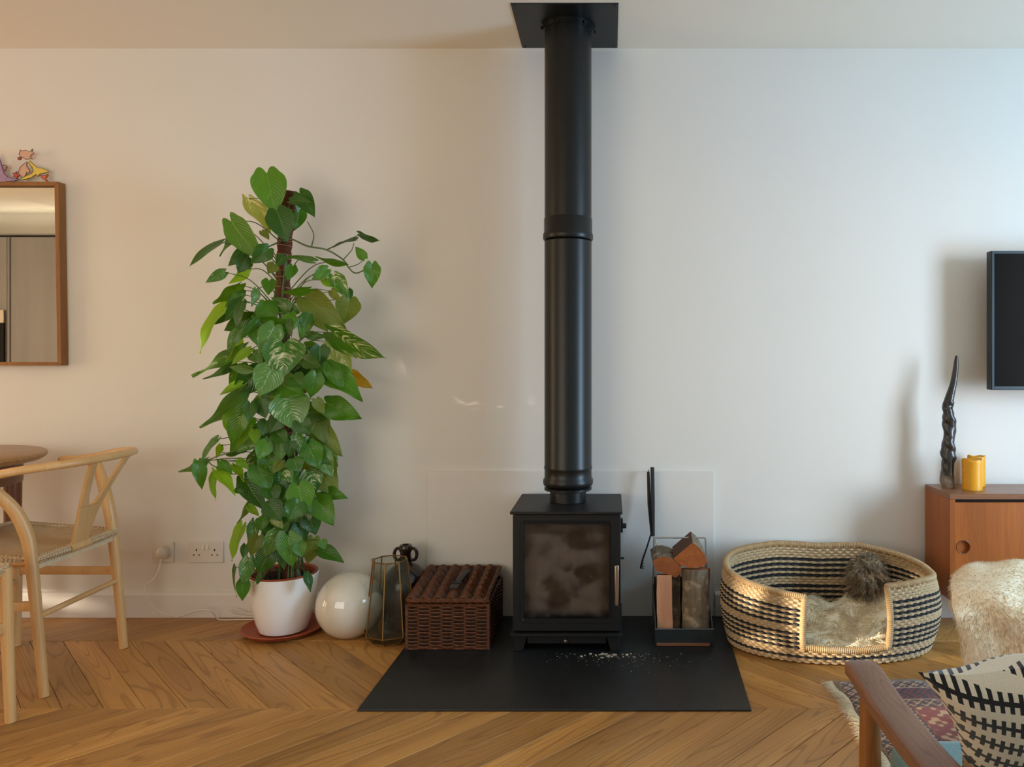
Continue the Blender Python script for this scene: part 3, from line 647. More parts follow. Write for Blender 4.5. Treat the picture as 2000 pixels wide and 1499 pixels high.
L4 = [(390,10,170,243,112,'s',2.93,2.88),(400,110,298,322,112,'g'),(412,215,345,325,70,'b',2.93,2.91),(640,50,690,240,218,'s',2.86,2.83),(800,60,840,147,68,'o'),(858,80,1044,186,142,'g',2.97,2.95),(800,155,868,306,122,'o',3.0,2.98),
 (595,255,605,408,122,'s',2.9,2.88),(690,255,702,352,66,'v'),(755,310,808,460,132,'g',2.93,2.92),(845,370,885,552,112,'o',3.02,3.01),(520,368,570,485,125,'g',2.9,2.89),(465,430,545,570,142,'g',2.88,2.87),(605,405,555,475,62,'o'),
 (185,400,38,488,52,'s',2.9,2.86),(135,412,152,568,78,'g',2.86,2.85),(245,282,140,408,40,'s',2.92,2.88),(262,408,325,482,55,'g',2.87,2.85),(240,460,345,596,72,'b',2.86,2.84),(228,485,222,630,46,'b',2.9,2.89),
 (395,505,500,695,122,'d',2.91,2.88),(600,505,548,665,118,'d',2.93,2.91),(700,545,742,712,158,'g',2.87,2.85),(850,575,972,620,76,'g',2.98,2.96),(800,620,910,762,138,'g',2.94,2.92),(760,465,805,590,132,'v',2.95,2.94),(620,440,652,535,82,'v'),
 (420,635,368,765,36,'s',2.98,2.96),(345,565,397,598,34,'d'),(420,660,482,712,46,'b'),(382,772,308,968,62,'b',2.97,2.94),(452,745,418,885,66,'s',2.95,2.93),(500,728,490,802,70,'g'),(560,718,608,792,60,'p'),(762,718,792,825,112,'d',2.95,2.94),
 (700,755,742,855,102,'d',2.94,2.93),(590,800,508,955,108,'s',2.88,2.86),(640,825,682,1000,142,'g',2.87,2.85),(475,830,428,945,92,'o'),(540,905,472,1055,122,'d',2.89,2.87),(420,955,385,1115,88,'s',2.88,2.86),(392,1075,378,1198,78,'g',2.9,2.89),
 (345,1008,338,1175,22,'d',2.93,2.92),(822,905,965,962,84,'d',2.95,2.92),(785,845,758,990,112,'o',2.96,2.95),(830,855,850,905,58,'g'),(745,1040,772,1145,50,'d',2.93,2.92),(482,1045,470,1108,30,'d'),(402,880,388,962,50,'d'),
 (300,130,312,255,60,'b'),(482,60,522,165,105,'d'),(430,80,430,185,82,'d'),(452,235,450,312,62,'b'),(440,330,340,350,34,'s'),(300,360,422,332,36,'g'),(262,318,238,390,40,'b'),(540,555,558,645,110,'d'),(700,640,640,745,122,'d'),(535,645,602,745,120,'d'),
 (672,395,702,470,105,'d'),(575,245,642,305,92,'d'),(360,400,420,450,50,'b'),(330,430,400,520,40,'b'),(600,150,540,250,100,'d'),(520,300,470,400,100,'g'),(660,300,640,390,80,'d'),(560,640,520,700,80,'d'),(700,870,720,950,80,'g'),(600,740,640,800,90,'d'),(700,180,760,260,110,'d'),(520,180,500,260,90,'d')]
li = 0
for R, lst in ((Z3, L3), (Z4, L4)):
    zf = 3.259 if R is Z3 else 2.882
    for e in lst:
        li += 1; bx, by, tx, ty, wz, kd = e[:6]; db, dt = (e[6], e[7]) if len(e) > 6 else (None, None)
        onvine = (R is Z3 and li in (19, 20, 21, 22, 9))
        leaf(R(bx, by), R(tx, ty), wz/zf, kd, db, dt, stalk=not onvine, seed=li)

fr2 = random.Random(21)
for k in range(46):
    y = 560+fr2.random()**0.8*500; wdt = 78 if y < 960 else 60; bx = 560+fr2.uniform(-wdt, wdt); a = fr2.gauss(0, .75)+(bx-560)/150.0; ln_ = fr2.uniform(44, 84)
    dd = 3.05-fr2.uniform(.0, .11); leaf((bx, y), (bx+ln_*math.sin(a), y+ln_*math.cos(a)), ln_*fr2.uniform(.55, .8), fr2.choice('ddggdgsov'), dd, dd-fr2.uniform(0, .03), seed=900+k)

# ------------------------------------------------------------------ opal globe, lantern, jug
c = W(683, 1182, 3.03); r = 0.129
b = MB(); b.lathe([(0.055, 0.001), (0.058, 0.003)]+[(r*math.cos(a), c.z+r*math.sin(a)) for a in np.linspace(-1.09, PI/2-0.02, 26)]+[(0, c.z+r)], (c.x, c.y, 0), 56); o = b.build('globe_shade', M_OPAL)
tag(o, 'glossy white opal glass globe lamp shade resting on the floor by the white pot', 'lamp shade')
lx = W(760, 0, 2.95).x; ly = 2.965-D0; lan = thing('glass_lantern', 'tapered octagonal glass and brass lantern on the floor beside the white globe', 'lantern', (lx, ly, 0.001))
ringp = lambda r, z, k: Vector((lx+r*math.cos(-PI/2+PI/4*k), ly+r*math.sin(-PI/2+PI/4*k), z))
r0, r1, r2, z0, z1, z2 = 0.066, 0.099, 0.066, 0.004, 0.036, 0.312
b = MB()
for k in range(8):
    for (ra, za, rb, zb) in ((r0, z0, r1, z1), (r1, z1, r2, z2)): b.sweep([ringp(ra, za, k), ringp(rb, zb, k)], 0.0028, 6, up=(math.cos(k), math.sin(k), 0))
    for ra, za in ((r0, z0), (r1, z1), (r2, z2)): b.sweep([ringp(ra, za, k), ringp(ra, za, k+1)], 0.0024, 6)
b.build('frame', M_BRASS, lan)
for k in range(8):
    for (ra, za, rb, zb) in ((r0, z0, r1, z1), (r1, z1, r2, z2)):
        q = [ringp(ra, za, k), ringp(ra, za, k+1), ringp(rb, zb, k+1), ringp(rb, zb, k)]; nr = (q[1]-q[0]).cross(q[3]-q[0]).normalized()*0.0012
        b = MB(); b.prism([p-nr/2 for p in q], nr); b.build('pane', M_GLASS, lan, smooth=False)
b = MB(); b.prism([ringp(r0-0.002, 0.003, k) for k in range(8)], (0, 0, 0.002)); b.build('base', M_BRASS, lan, smooth=False)
b = MB(); h = ringp(r2, z2, 6.7); b.sweep([h+Vector((0.007*math.cos(a), 0, 0.006+0.007*math.sin(a))) for a in np.linspace(0, 2*PI, 14, endpoint=False)], 0.0012, 5, closed=True, up=(0, 1, 0)); b.build('hook', M_BRASS, lan)
jx = W(789, 0, 3.1).x; jy = 3.125-D0; jug = thing('stoneware_jug', 'dark brown glazed stoneware jug with two ear handles behind the lantern', 'jug', (jx, jy, 0.001))
b = MB(); b.lathe([(0.075, 0.001), (0.088, 0.006), (0.093, 0.04), (0.094, 0.15), (0.090, 0.185), (0.074, 0.222), (0.048, 0.245), (0.027, 0.256), (0.022, 0.264), (0.022, 0.30), (0.026, 0.306), (0.0265, 0.324), (0.022, 0.331), (0.014, 0.33), (0.013, 0.30)], (jx, jy, 0), 40); b.build('body', M_JUG, jug)
for s in (-1, 1):
    b = MB(); b.sweep([(jx+s*(0.030+0.016*math.cos(a)), jy, 0.292+0.024*math.sin(a)) for a in np.linspace(0, 2*PI, 20, endpoint=False)], 0.0068, 8, closed=True, up=(0, 1, 0)); b.build('ear_handle', M_JUG, jug)

# ------------------------------------------------------------------ wicker hamper
hx0, hx1 = -0.762, -0.460; hy0, hy1 = 2.853-D0, 3.20-D0; hz = 0.176; zb0 = 0.0075
hm = thing('wicker_hamper', 'dark brown wicker hamper with sloping lid and leather strap on the hearth', 'basket', ((hx0+hx1)/2, (hy0+hy1)/2, zb0))
def weave_panel(mb, o, du, dv, nrm, nu, nv, r, amp, rv=None, off=0):
    """rods along du, nv rows stepped along dv, weaving over nu stakes"""
    o, du, dv, nrm = Vector(o), Vector(du), Vector(dv), Vector(nrm)
    for j in range(nv):
        pts = []
        for i in range(nu*4+1):
            t = i/(nu*4); s = math.sin(PI*(t*nu+j+off))
            jit = random.uniform(-.15, .15)*r
            pts.append(o+du*t+dv*((j+0.5)/nv)+nrm*(amp*s+jit)+dv.normalized()*jit*1.5)
        mb.sweep(pts, r*random.uniform(.88, 1.08), 6, up=nrm)
    for i in range(nu+1):
        mb.sweep([o+du*(i/nu), o+du*(i/nu)+dv], r*1.1, 6, up=nrm)
def braid(mb, a, b_, r, tw=0.03, n=2):
    a, b_ = Vector(a), Vector(b_); d = b_-a; L = d.length; t = d.normalized(); u = t.cross(Vector((0, 0, 1)))
    u = u.normalized() if u.length > 1e-3 else Vector((1, 0, 0)); v_ = t.cross(u); m = max(8, int(L/tw*8))
    for k in range(n):
        mb.sweep([a+d*(i/m)+(u*math.cos(2*PI*i/m*L/tw+2*PI*k/n)+v_*math.sin(2*PI*i/m*L/tw+2*PI*k/n))*r*0.8 for i in range(m+1)], r, 6)
for nm, o, du, nr, nu in (('front_panel', (hx0, hy0, zb0), (hx1-hx0, 0, 0), (0, -1, 0), 7), ('back_panel', (hx0, hy1, zb0), (hx1-hx0, 0, 0), (0, 1, 0), 9), ('side_panel', (hx0, hy0, zb0), (0, hy1-hy0, 0), (-1, 0, 0), 11), ('side_panel', (hx1, hy0, zb0), (0, hy1-hy0, 0), (1, 0, 0), 11)):
    b = MB(); zz = hz if nm != 'back_panel' else hz+0.006
    weave_panel(b, o, du, (0, 0, zz-zb0-0.008), nr, nu, 24, 0.0030, 0.0056)
    braid(b, Vector(o)+Vector((0, 0, zz-zb0-0.004)), Vector(o)+Vector(du)+Vector((0, 0, zz-zb0-0.004)), 0.0042, 0.05)
    braid(b, Vector(o)+Vector((0, 0, 0.005)), Vector(o)+Vector(du)+Vector((0, 0, 0.005)), 0.004, 0.05)
    b.build(nm, M_WICK, hm)
for xx, yy in ((hx0, hy0), (hx1, hy0), (hx0, hy1), (hx1, hy1)):
    b = MB(); b.sweep([(xx, yy, zb0), (xx, yy, hz-0.004)], 0.0062, 8, up=(0, 1, 0)); b.build('corner_post', M_WICK, hm)
b = MB(); b.box(hx0+0.006, hx1-0.006, hy0+0.006, hy1-0.006, zb0+0.004, 0.02); b.build('base', M_WICK, hm)
b = MB(); b.box(hx0+0.004, hx1-0.004, hy0+0.004, hy1-0.004, zb0+0.004, hz-0.02); b.build('gap_shade_box', M_DARK, hm)  # black box that puts in the shade of the weave gaps
lo = Vector((hx0+0.003, hy0-0.004, hz+0.014)); lu = Vector((hx1-hx0-0.008, 0, 0)); lv = Vector((0.0, hy1-hy0-0.004, 0.030)); ln = lu.cross(lv).normalized()
b = MB()
nu, nv = 6, 46
for j in range(nv):
    pts = []
    for i in range(nu*6+1):
        t = i/(nu*6); pts.append(lo+lu*t+lv*((j+0.5)/nv)+ln*(0.0085*math.sin(2*PI*(t*nu/1.0)+(PI if j % 2 else 0)*0.0+0.35*math.sin(j*.9))+0.004+random.uniform(-.0006, .0006)))
    b.sweep(pts, 0.0037*random.uniform(.9, 1.1), 6, up=ln)
ph = b.build('lid', M_WICK, hm)
b = MB(); q = [lo, lo+lu, lo+lu+lv, lo+lv]
for i in range(4):
    braid(b, q[i], q[(i+1) % 4], 0.0052, 0.045, 3)
b.build('lid_rim', M_WICK, ph); b = MB(); b.box(0, 1, 0, 1, 0, 1, M=Matrix(((lu.x*.98, 0, -ln.x*.004, lo.x), (0, lv.y*.99, -ln.y*.004, lo.y), (0, lv.z*.99, -ln.z*.004, lo.z), (0, 0, 0, 1)))); b.build('lid_gap_shade', M_DARK, ph)  # black slab added under the lid as shade between its rods
def lidp(s, t, h): return lo+lu*s+lv*t+ln*h
b = MB()
for (s0, t0, s1, t1, wd, h) in ((0.60, 0.78, 0.545, 0.40, 0.026, 0.0165), (0.545, 0.33, 0.53, 0.20, 0.034, 0.017)):
    pts = [lidp(s0+(s1-s0)*k/10, t0+(t1-t0)*k/10, h+0.003*math.sin(k/10*PI)) for k in range(11)]; b.sweep(pts, [wd*(0.75 if k in (0, 10) else 1)/2 for k in range(11)], 8, up=ln, ry=0.0026, power=0.5)
b.build('strap', M_LEATHER, ph)
b = MB(); b.sweep([lidp(0.545, 0.36, 0.019)+lu.normalized()*d for d in (-.02, 0, .02)], 0.004, 8, up=ln); b.build('strap_toggle', M_IRON, ph)

# ------------------------------------------------------------------ log carrier with logs, tongs
cx0, cx1 = W(1281, 0, 2.9).x, W(1389, 0, 2.9).x; cyf, cyb = 2.885-D0, 3.125-D0; ccx = (cx0+cx1)/2
lc = thing('log_carrier', 'grey sheet metal log carrier with wire handle on the hearth right of the stove', 'log carrier', (ccx, (cyf+cyb)/2, 0.0065))
zl = 0.077; th = 0.002; zf0 = 0.0075
b = MB(); b.box(cx0, cx1, cyf+0.012, cyb, zf0, zf0+th); b.prism([(cx0, cyf+0.010, zf0), (cx0-0.004, cyf-0.016, zl), (cx0-0.004, cyf-0.018, zl), (cx0, cyf+0.008, zf0)], (cx1-cx0+0.008, 0, 0)); b.box(cx0, cx1, cyb, cyb+th, zf0, 0.2)
b.sweep([(cx0-0.006, cyf-0.018, zl), (cx1+0.006, cyf-0.018, zl)], 0.0034, 8); b.build('tray', M_ZINC, lc, smooth=False)
for xx in (cx0-0.003, cx1+0.001):
    b = MB(); sp = [(cyf+0.008, zf0), (cyf-0.016, zl), (cyf+0.03, 0.115), (cyb-0.085, 0.19), (cyb-0.05, 0.2), (cyb, 0.2), (cyb, zf0)]; b.prism([(xx, y, z) for y, z in sp], (th, 0, 0)); b.build('side_panel', M_ZINC, lc, smooth=False)
b = MB(); b.box(cx0+0.002, cx1-0.006, cyf+0.0, cyf+0.006, zf0, zf0+0.011); b.build('foot_rail', M_TEAKH, lc, bevel=0.001)
hzt = W(0, 1051, 3.055).z; hy = 3.055-D0
b = MB(); xa, xb = W(1277, 0, 3.055).x, W(1378.5, 0, 3.055).x; b.sweep(spline([(xa-.002, hy, 0.19), (xa, hy, hzt-0.03), (xa+0.002, hy, hzt-0.006), (xa+0.012, hy, hzt), (ccx, hy, hzt), (xb-0.012, hy, hzt), (xb-0.002, hy, hzt-0.006), (xb, hy, hzt-0.03), (xb+0.004, hy, 0.19)], 6), 0.0034, 8, up=(0, 1, 0)); b.build('handle', M_WIRE, lc)
def bark_mat():
    g = N('log_bark'); v = g.coords('Object', (1, 1, 0.35), True); n1 = g.noise(v, 38, 5, 0.7); n2 = g.noise(g.coords('Object', rand=True), 16, 3)
    c = g.mix(n1, '#4a3e30', '#94846c'); c = g.mix(g.ramp(n2, [(0.55, 0.0), (0.66, 0.8)]), c, '#b8a486'); c = g.mix(g.ramp(n2, [(0.3, 0.7), (0.4, 0.0)]), c, '#2c241c'); g.col(c); g.set(0.9); g.bump(n1, 1.0, 0.006); return g.m
M_BARK = bark_mat()
M_END = wood('log_end_orange', '#6a3210', '#a3561f', '#b8692e', (9, 9, 9), rings=30, rough=0.75, vary=0.15, line=0.6)
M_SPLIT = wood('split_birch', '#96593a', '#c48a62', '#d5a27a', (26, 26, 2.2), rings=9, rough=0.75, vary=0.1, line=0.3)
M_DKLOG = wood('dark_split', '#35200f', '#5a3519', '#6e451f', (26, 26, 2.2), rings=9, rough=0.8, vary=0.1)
def log(name, label, sect, base, axis, length, bark_idx, m_face, jit=0.0015):
    """split log: 2D cross-section (list of (a,b)), swept along axis; faces listed in bark_idx get bark"""
    ax = Vector(axis).normalized(); u = Vector((1, 0, 0)); u = (u-ax*u.dot(ax)).normalized(); v_ = ax.cross(u) if ax.z > .5 else u.cross(ax)
    base = Vector(base); n = len(sect); m = 7; mb = MB(); vs = []
    for i in range(m+1):
        for a, c in sect: vs.append(base+ax*(length*i/m)+u*(a+random.uniform(-jit, jit))+v_*(c+random.uniform(-jit, jit)))
    for k in range(n):
        mb.add([vs[i*n+kk] for i in range(m+1) for kk in (k, (k+1) % n)], [(2*i, 2*i+1, 2*i+3, 2*i+2) for i in range(m)], 0 if k in bark_idx else 1)
    mb.add(vs[:n], [tuple(range(n))[::-1]], 2); mb.add(vs[-n:], [tuple(range(n))], 2)
    bm_o = mb.build(name, [M_BARK, m_face, M_END], org=base+ax*(length/2)); tag(bm_o, label, 'log', 'logs in the metal carrier'); return bm_o
lz = 0.0105
lgx = lambda px, D: W(px, 0, D).x
# standing logs (axis upwards, leaning back a little)
a0, a1 = lgx(1284, 2.93), lgx(1312, 2.93)
log('split_log', 'pale split log standing upright at the left front of the carrier', [(-.029, -.02), (.029, -.024), (.027, .02), (-.028, .022)], ((a0+a1)/2, 2.93-D0, lz+.014), (0.0, 0.16, 1), 0.232, (), M_SPLIT)
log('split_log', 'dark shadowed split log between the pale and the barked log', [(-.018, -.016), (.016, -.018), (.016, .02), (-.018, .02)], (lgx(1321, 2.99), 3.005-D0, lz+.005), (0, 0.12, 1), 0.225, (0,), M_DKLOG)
sec = [(.054*math.cos(a), .056*math.sin(a)-.002) for a in np.linspace(-PI+.25, -.25, 9)]+[(.046, .018), (-.044, .02)]
log('split_log', 'grey barked log standing upright at the right front of the carrier', [(-a, c) for a, c in sec][::-1], (lgx(1360, 2.93), 2.945-D0, lz+.013), (0.0, 0.16, 1), 0.252, tuple(range(11)), M_SPLIT, 0.003)
kpx = 2.95/FOC
half = [((x-1303)*kpx, (1108-y)*kpx) for x, y in [(1274, 1098), (1284, 1090), (1297, 1088), (1312, 1092), (1325, 1100), (1331, 1111), (1330, 1122), (1319, 1129), (1300, 1122), (1281, 1116)]]
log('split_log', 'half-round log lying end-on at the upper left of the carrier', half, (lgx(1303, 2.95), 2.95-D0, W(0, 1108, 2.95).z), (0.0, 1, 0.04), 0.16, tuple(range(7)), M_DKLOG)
wedge = [((x-1350)*kpx, (1090-y)*kpx) for x, y in [(1353, 1059), (1365, 1068), (1375, 1083), (1381, 1099), (1367, 1107), (1347, 1110), (1329, 1104), (1315, 1091)]]
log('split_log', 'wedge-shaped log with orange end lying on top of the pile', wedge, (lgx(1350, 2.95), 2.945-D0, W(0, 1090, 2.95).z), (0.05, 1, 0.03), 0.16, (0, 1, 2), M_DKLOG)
log('split_log', 'orange split log peeking out behind the barked log at the right', [(-.02, -.02), (.02, -.015), (.012, .02), (-.02, .02)], (lgx(1374, 3.03), 3.05-D0, lz), (0.03, 0.05, 1), 0.245, (), M_END)
# tongs on a hook
tg = thing('log_tongs', 'long black iron log tongs hanging on the wall above the carrier', 'tongs', W(1272, 917, 3.19))
b = MB(); b.sweep([W(1274, 913, 3.185), W(1275, 980, 3.17), W(1275.5, 1048, 3.15)], [.0085, .009, .0075], 8, ry=.004, power=.6, up=(0, 1, 0)); b.build('grip', M_IRON, tg)
b = MB(); b.sweep([W(1266, 922, 3.19), W(1268, 985, 3.18), W(1273, 1046, 3.155)], [.006, .0075, .0055], 8, ry=.0035, power=.6, up=(0, 1, 0)); b.build('grip', M_IRON, tg)
b = MB(); jp = [W(1271, 1045, 3.15), W(1264, 1068, 3.13), W(1255, 1094, 3.12), W(1251, 1111, 3.12)]; b.sweep(spline(jp, 5), .0036, 8, up=(0, 1, 0))
for py in (1096, 1101, 1106, 1110): b.sweep([W(1253, py, 3.12), W(1257, py+.5, 3.12)], .0022, 6)
b.build('jaw', M_IRON, tg)
b = MB(); b.sweep(spline([W(1275, 1045, 3.15), W(1283, 1062, 3.14), W(1291, 1080, 3.13), W(1297, 1092, 3.13)], 5), [.0035]*5+[.0055]*11, 8, ry=.002, up=(0, 1, 0)); tag(b.build('jaw', M_WIRE, tg), 'bare steel jaw')
b = MB(); p = W(1266, 920, 3.225); b.sweep(spline([p+Vector((0, .008, 0)), p+Vector((0, -.03, 0)), p+Vector((0, -.034, .012))], 5), .0022, 6); o = b.build('wall_hook', M_WIRE); tag(o, 'tiny wall hook carrying the black tongs', 'hook')

# ------------------------------------------------------------------ sockets, plug, cable
def socket(px0, px1, py0, py1, name, label):
    a, c = W(px0, py1, 3.235), W(px1, py0, 3.235); t = thing(name, label, 'socket', ((a.x+c.x)/2, -0.001, (a.z+c.z)/2))
    b = MB(); b.box(a.x, c.x, -.0105, -.0008, a.z, c.z); b.build('plate', M_PLASTIC, t, bevel=0.0025); return t
sk = socket(298.5, 340, 1059, 1098.5, 'wall_socket', 'single white wall socket with a plug in it')
sd = socket(367.5, 436.5, 1058, 1099, 'wall_socket', 'double white wall socket with two switches left of the plant pot')
for cx in (383.5, 419):
    for dx, dy, w_, h_ in ((0, -.5, .0025, .0045), (-5.3, 9.2, .0035, .0022), (5.3, 9.2, .0035, .0022)):
        p = W(cx+dx, 1075.5+dy, 3.229); b = MB(); b.box(p.x-w_, p.x+w_, -.0109, -.0103, p.z-h_, p.z+h_); b.build('socket_hole', M_DARK, sd)
for cx in (397.3, 404.3):
    p = W(cx, 1069.5, 3.229); b = MB(); b.prism([(p.x-.0062, -.0107, p.z-.011), (p.x-.0062, -.0165, p.z-.0105), (p.x-.0062, -.0125, p.z+.011), (p.x-.0062, -.0107, p.z+.011)], (.0124, 0, 0)); b.build('rocker_switch', M_PLASTIC, sd, bevel=.0008)
pgc = W(316.5, 1081, 3.21); pg = thing('plug', 'white moulded plug pushed into the single wall socket', 'plug', (pgc.x, -.0112, pgc.z))
b = MB(); pr = [(0.0, -.024), (.016, -.024), (.024, -.013), (.024, .004), (.014, .022), (0.0, .027)]; out = [(x, z) for x, z in pr]+[(-x, z) for x, z in pr[-2:0:-1]]
n = len(out); vs = []
for sc_, y in ((0.78, -.0112), (1.0, -.0125), (1.0, -.026), (.86, -.040), (.5, -.046)):
    vs += [(pgc.x+x*sc_-.0*y, y, pgc.z+z*sc_) for x, z in out]
b.add(vs, [(i*n+k, i*n+(k+1) % n, (i+1)*n+(k+1) % n, (i+1)*n+k) for i in range(4) for k in range(n)]+[tuple(range(n))[::-1], tuple(4*n+k for k in range(n))]); b.build('body', M_PLUGG, pg, bevel=.0015)
b = MB(); cab = [W(314.5, 1090, 3.205), W(313.5, 1100, 3.2), W(308, 1118, 3.19), W(299, 1132, 3.18), W(286, 1142, 3.17), W(283, 1152, 3.165), W(288, 1168, 3.16), W(298, 1183, 3.155), W(312, 1195, 3.15), W(330, 1202, 3.15), Vector((W(344, 1206, 3.17).x, 3.17-D0, .02)), W(358, 1202, 3.165), W(382, 1193.5, 3.165), W(405, 1192, 3.165), W(415, 1197, 3.17)]
e1 = F(424, 1211); cab += [Vector((e1.x, e1.y, .006)), *[Vector((F(x, y).x, F(x, y).y, .0045)) for x, y in ((432, 1213.5), (470, 1213), (500, 1213), (515, 1212))]]
b.sweep(spline(cab, 6), .0026, 7); o = b.build('power_cable', M_CABLE); tag(o, 'thin white cable running from the plug down behind the plant pot', 'cable')
b = MB(); b.sweep(spline([W(500, 1206, 3.2), W(488, 1205.5, 3.2), W(462, 1203, 3.19), W(450, 1198, 3.185), W(448, 1192, 3.185), W(453, 1189.5, 3.19), W(466, 1192, 3.195), W(480, 1197, 3.2), W(500, 1201, 3.2)], 6), .0025, 7); o = b.build('cable_loop', M_CABLE); tag(o, 'loop of thin white cable sticking out behind the white pot', 'cable')

# ------------------------------------------------------------------ mirror and bird ornament
mxr = W(121, 0, 3.2).x; mzt, mzb = W(0, 355.5, 3.2).z, W(0, 714, 3.2).z
mw = 0.56; mir = thing('wall_mirror', 'wall mirror in a tapered teak frame above the dining table', 'mirror', (mxr-mw/2, -.001, (mzt+mzb)/2))
yf, yb_ = 3.195-D0, -0.002
oR = [(mxr-.012, mzt), (mxr, mzb)]; oL = [(mxr-mw+.012, mzt), (mxr-mw, mzb)]; fw = .017
def stile(p, q, inx):
    (xa, za), (xb, zb) = p, q; mb = MB()
    mb.prism([(xa, yf, za), (xa+inx*fw, yf, za-fw), (xb+inx*fw, yf, zb+fw*.8), (xb, yf, zb)], (0, yb_-yf, 0)); return mb
for nm, p, q, s in (('side_rail', oR[0], oR[1], -1), ('side_rail', oL[0], oL[1], 1)): stile(p, q, s).build(nm, M_FRAME, mir, smooth=False, bevel=.002)
b = MB(); b.prism([(oL[0][0], yf, mzt), (oR[0][0], yf, mzt), (oR[0][0]-fw, yf, mzt-fw), (oL[0][0]+fw, yf, mzt-fw)], (0, yb_-yf, 0)); b.build('top_rail', M_FRAME, mir, smooth=False, bevel=.002)
b = MB(); b.prism([(oL[1][0]+fw, yf, mzb+fw*.8), (oR[1][0]-fw, yf, mzb+fw*.8), (oR[1][0], yf, mzb), (oL[1][0], yf, mzb)], (0, yb_-yf, 0)); b.build('bottom_rail', M_FRAME, mir, smooth=False, bevel=.002)
b = MB(); b.box(mxr-mw+.0165, mxr-.0165, -.024, -.020, mzb+.004, mzt-.004); b.build('mirror_glass', M_MIRROR, mir, smooth=False)
PAINT = {k: plain('paint_'+k, c, 0.55, var=0.05) for k, c in (('lavender', '#a184a6'), ('yellow', '#d9c052'), ('peach', '#cfa58e'), ('red', '#c2493a'), ('orange', '#d8683a'))}
bt = thing('bird_ornament', 'stack of painted wooden cut-out birds standing on top of the mirror frame', 'ornament', W(40, 355, 3.205))
M_INK = plain('dark_ink', '#2a2220', 0.6)
def bird(pts, m, dy=0.0, dots=False):
    q = [W(x, y, 3.205+dy) for x, y in [(0+a/3.19, 270+c/3.19) for a, c in pts]]
    b = MB(); b.prism(q, (0, .006, 0)); o = b.build('bird', PAINT[m], bt, smooth=False)
    e = MB(); qq = [p+Vector((0, -.0003, 0)) for p in q]; e.sweep(qq, .0011, 4, closed=True, up=(0, 1, 0)); e.build('outline', M_INK, o)
    if dots:
        e = MB(); rr = random.Random(3)
        for i in range(26):
            x, y = rr.uniform(-30, 70), rr.uniform(200, 262)
            if y > 175+ (x+10)*1.0: e.lathe([(0, 0), (.0011, 0), (0, .0008)], W(x/3.19, 270+y/3.19, 3.2045+dy), 6, M=Matrix.Rotation(PI/2, 3, 'X'))
        e.build('spots', M_INK, o)
bird([(-60, 272), (-55, 150), (-15, 90), (0, 138), (12, 175), (25, 220), (50, 244), (85, 252), (118, 256), (90, 266), (40, 270), (20, 273)], 'lavender', 0.001, True)
bird([(8, 165), (20, 172), (35, 168), (44, 172), (36, 184), (46, 182), (34, 195), (36, 208), (28, 204), (20, 185)], 'peach', .008)
bird([(118, 100), (128, 72), (140, 80), (160, 75), (190, 85), (203, 66), (200, 82), (212, 96), (196, 102), (188, 118), (208, 132), (188, 128), (160, 132), (140, 118), (128, 120)], 'peach', -.001)
bird([(110, 122), (128, 116), (132, 128), (118, 136), (112, 132)], 'red', -.003)
bird([(78, 216), (92, 218), (104, 208), (106, 224), (122, 232), (108, 240), (104, 252), (92, 240), (82, 240), (90, 230)], 'red', -.002)
bird([(116, 210), (128, 180), (150, 160), (168, 146), (166, 175), (178, 190), (188, 214), (165, 212), (160, 232), (145, 248), (132, 235), (120, 232)], 'peach', .002)
bird([(128, 252), (170, 232), (195, 222), (208, 205), (200, 180), (178, 156), (186, 140), (205, 160), (235, 185), (260, 186), (298, 202), (302, 212), (280, 216), (250, 222), (236, 238), (225, 226), (195, 246), (160, 256), (140, 260)], 'yellow', -.001)
bird([(250, 228), (268, 236), (300, 226), (290, 244), (282, 246), (296, 268), (306, 273), (284, 266), (262, 248)], 'orange', -.003)

# ------------------------------------------------------------------ table and dining chairs
TX, TY = -2.47, 2.74-D0
tb = thing('dining_table', 'small round dark wood dining table by the left wall', 'table', (TX, TY, 0.001))
b = MB(); b.lathe([(0.0, .707), (.33, .707), (.352, .711), (.366, .720), (.371, .729), (.368, .737), (.362, .740), (0, .740)], (TX, TY, 0), 72); b.build('tabletop', M_TABLE, tb)
b = MB(); b.lathe([(.295, .63), (.295, .7065), (.275, .7065), (.275, .63), (.295, .63)], (TX, TY, 0), 56, capped=False); b.build('apron', M_TABLEG, tb)
for k in range(4):
    a = math.radians(67+90*k); b = MB(); p = Vector((TX+.30*math.cos(a), TY+.30*math.sin(a), 0)); b.sweep([p+Vector((0, 0, .001)), p+Vector((0, 0, .3)), p+Vector((0, 0, .706))], [.021, .028, .031], 16, up=(0, 1, 0)); b.build('leg', M_TABLEG, tb)
g = N('paper_cord'); v = g.coords('Object'); sp = g.n('ShaderNodeSeparateXYZ'); g.l(v, sp.inputs[0])
aa = g.math('MULTIPLY', g.math('ABSOLUTE', sp.outputs[0]), 0.92); bb = g.math('ABSOLUTE', sp.outputs[1]); mxx = g.math('MAXIMUM', aa, bb)
ww = g.math('SINE', g.math('MULTIPLY', mxx, 950.0)); tw = g.math('SINE', g.math('ADD', g.math('MULTIPLY', g.math('ADD', sp.outputs[0], sp.outputs[1]), 900.0), 0.0))
g.col(g.mix(g.math('ADD', g.math('MULTIPLY', ww, .4), g.math('MULTIPLY', g.noise(v, 60, 3), .6)), '#b4946a', '#dcc39a')); g.set(.8); g.bump(g.math('ADD', ww, g.math('MULTIPLY', tw, .35)), .55, .0018); M_CORD = g.m
ch = thing('dining_chair', 'x', 'chair', (0, 0, 0))
EX = [M_BEECH]
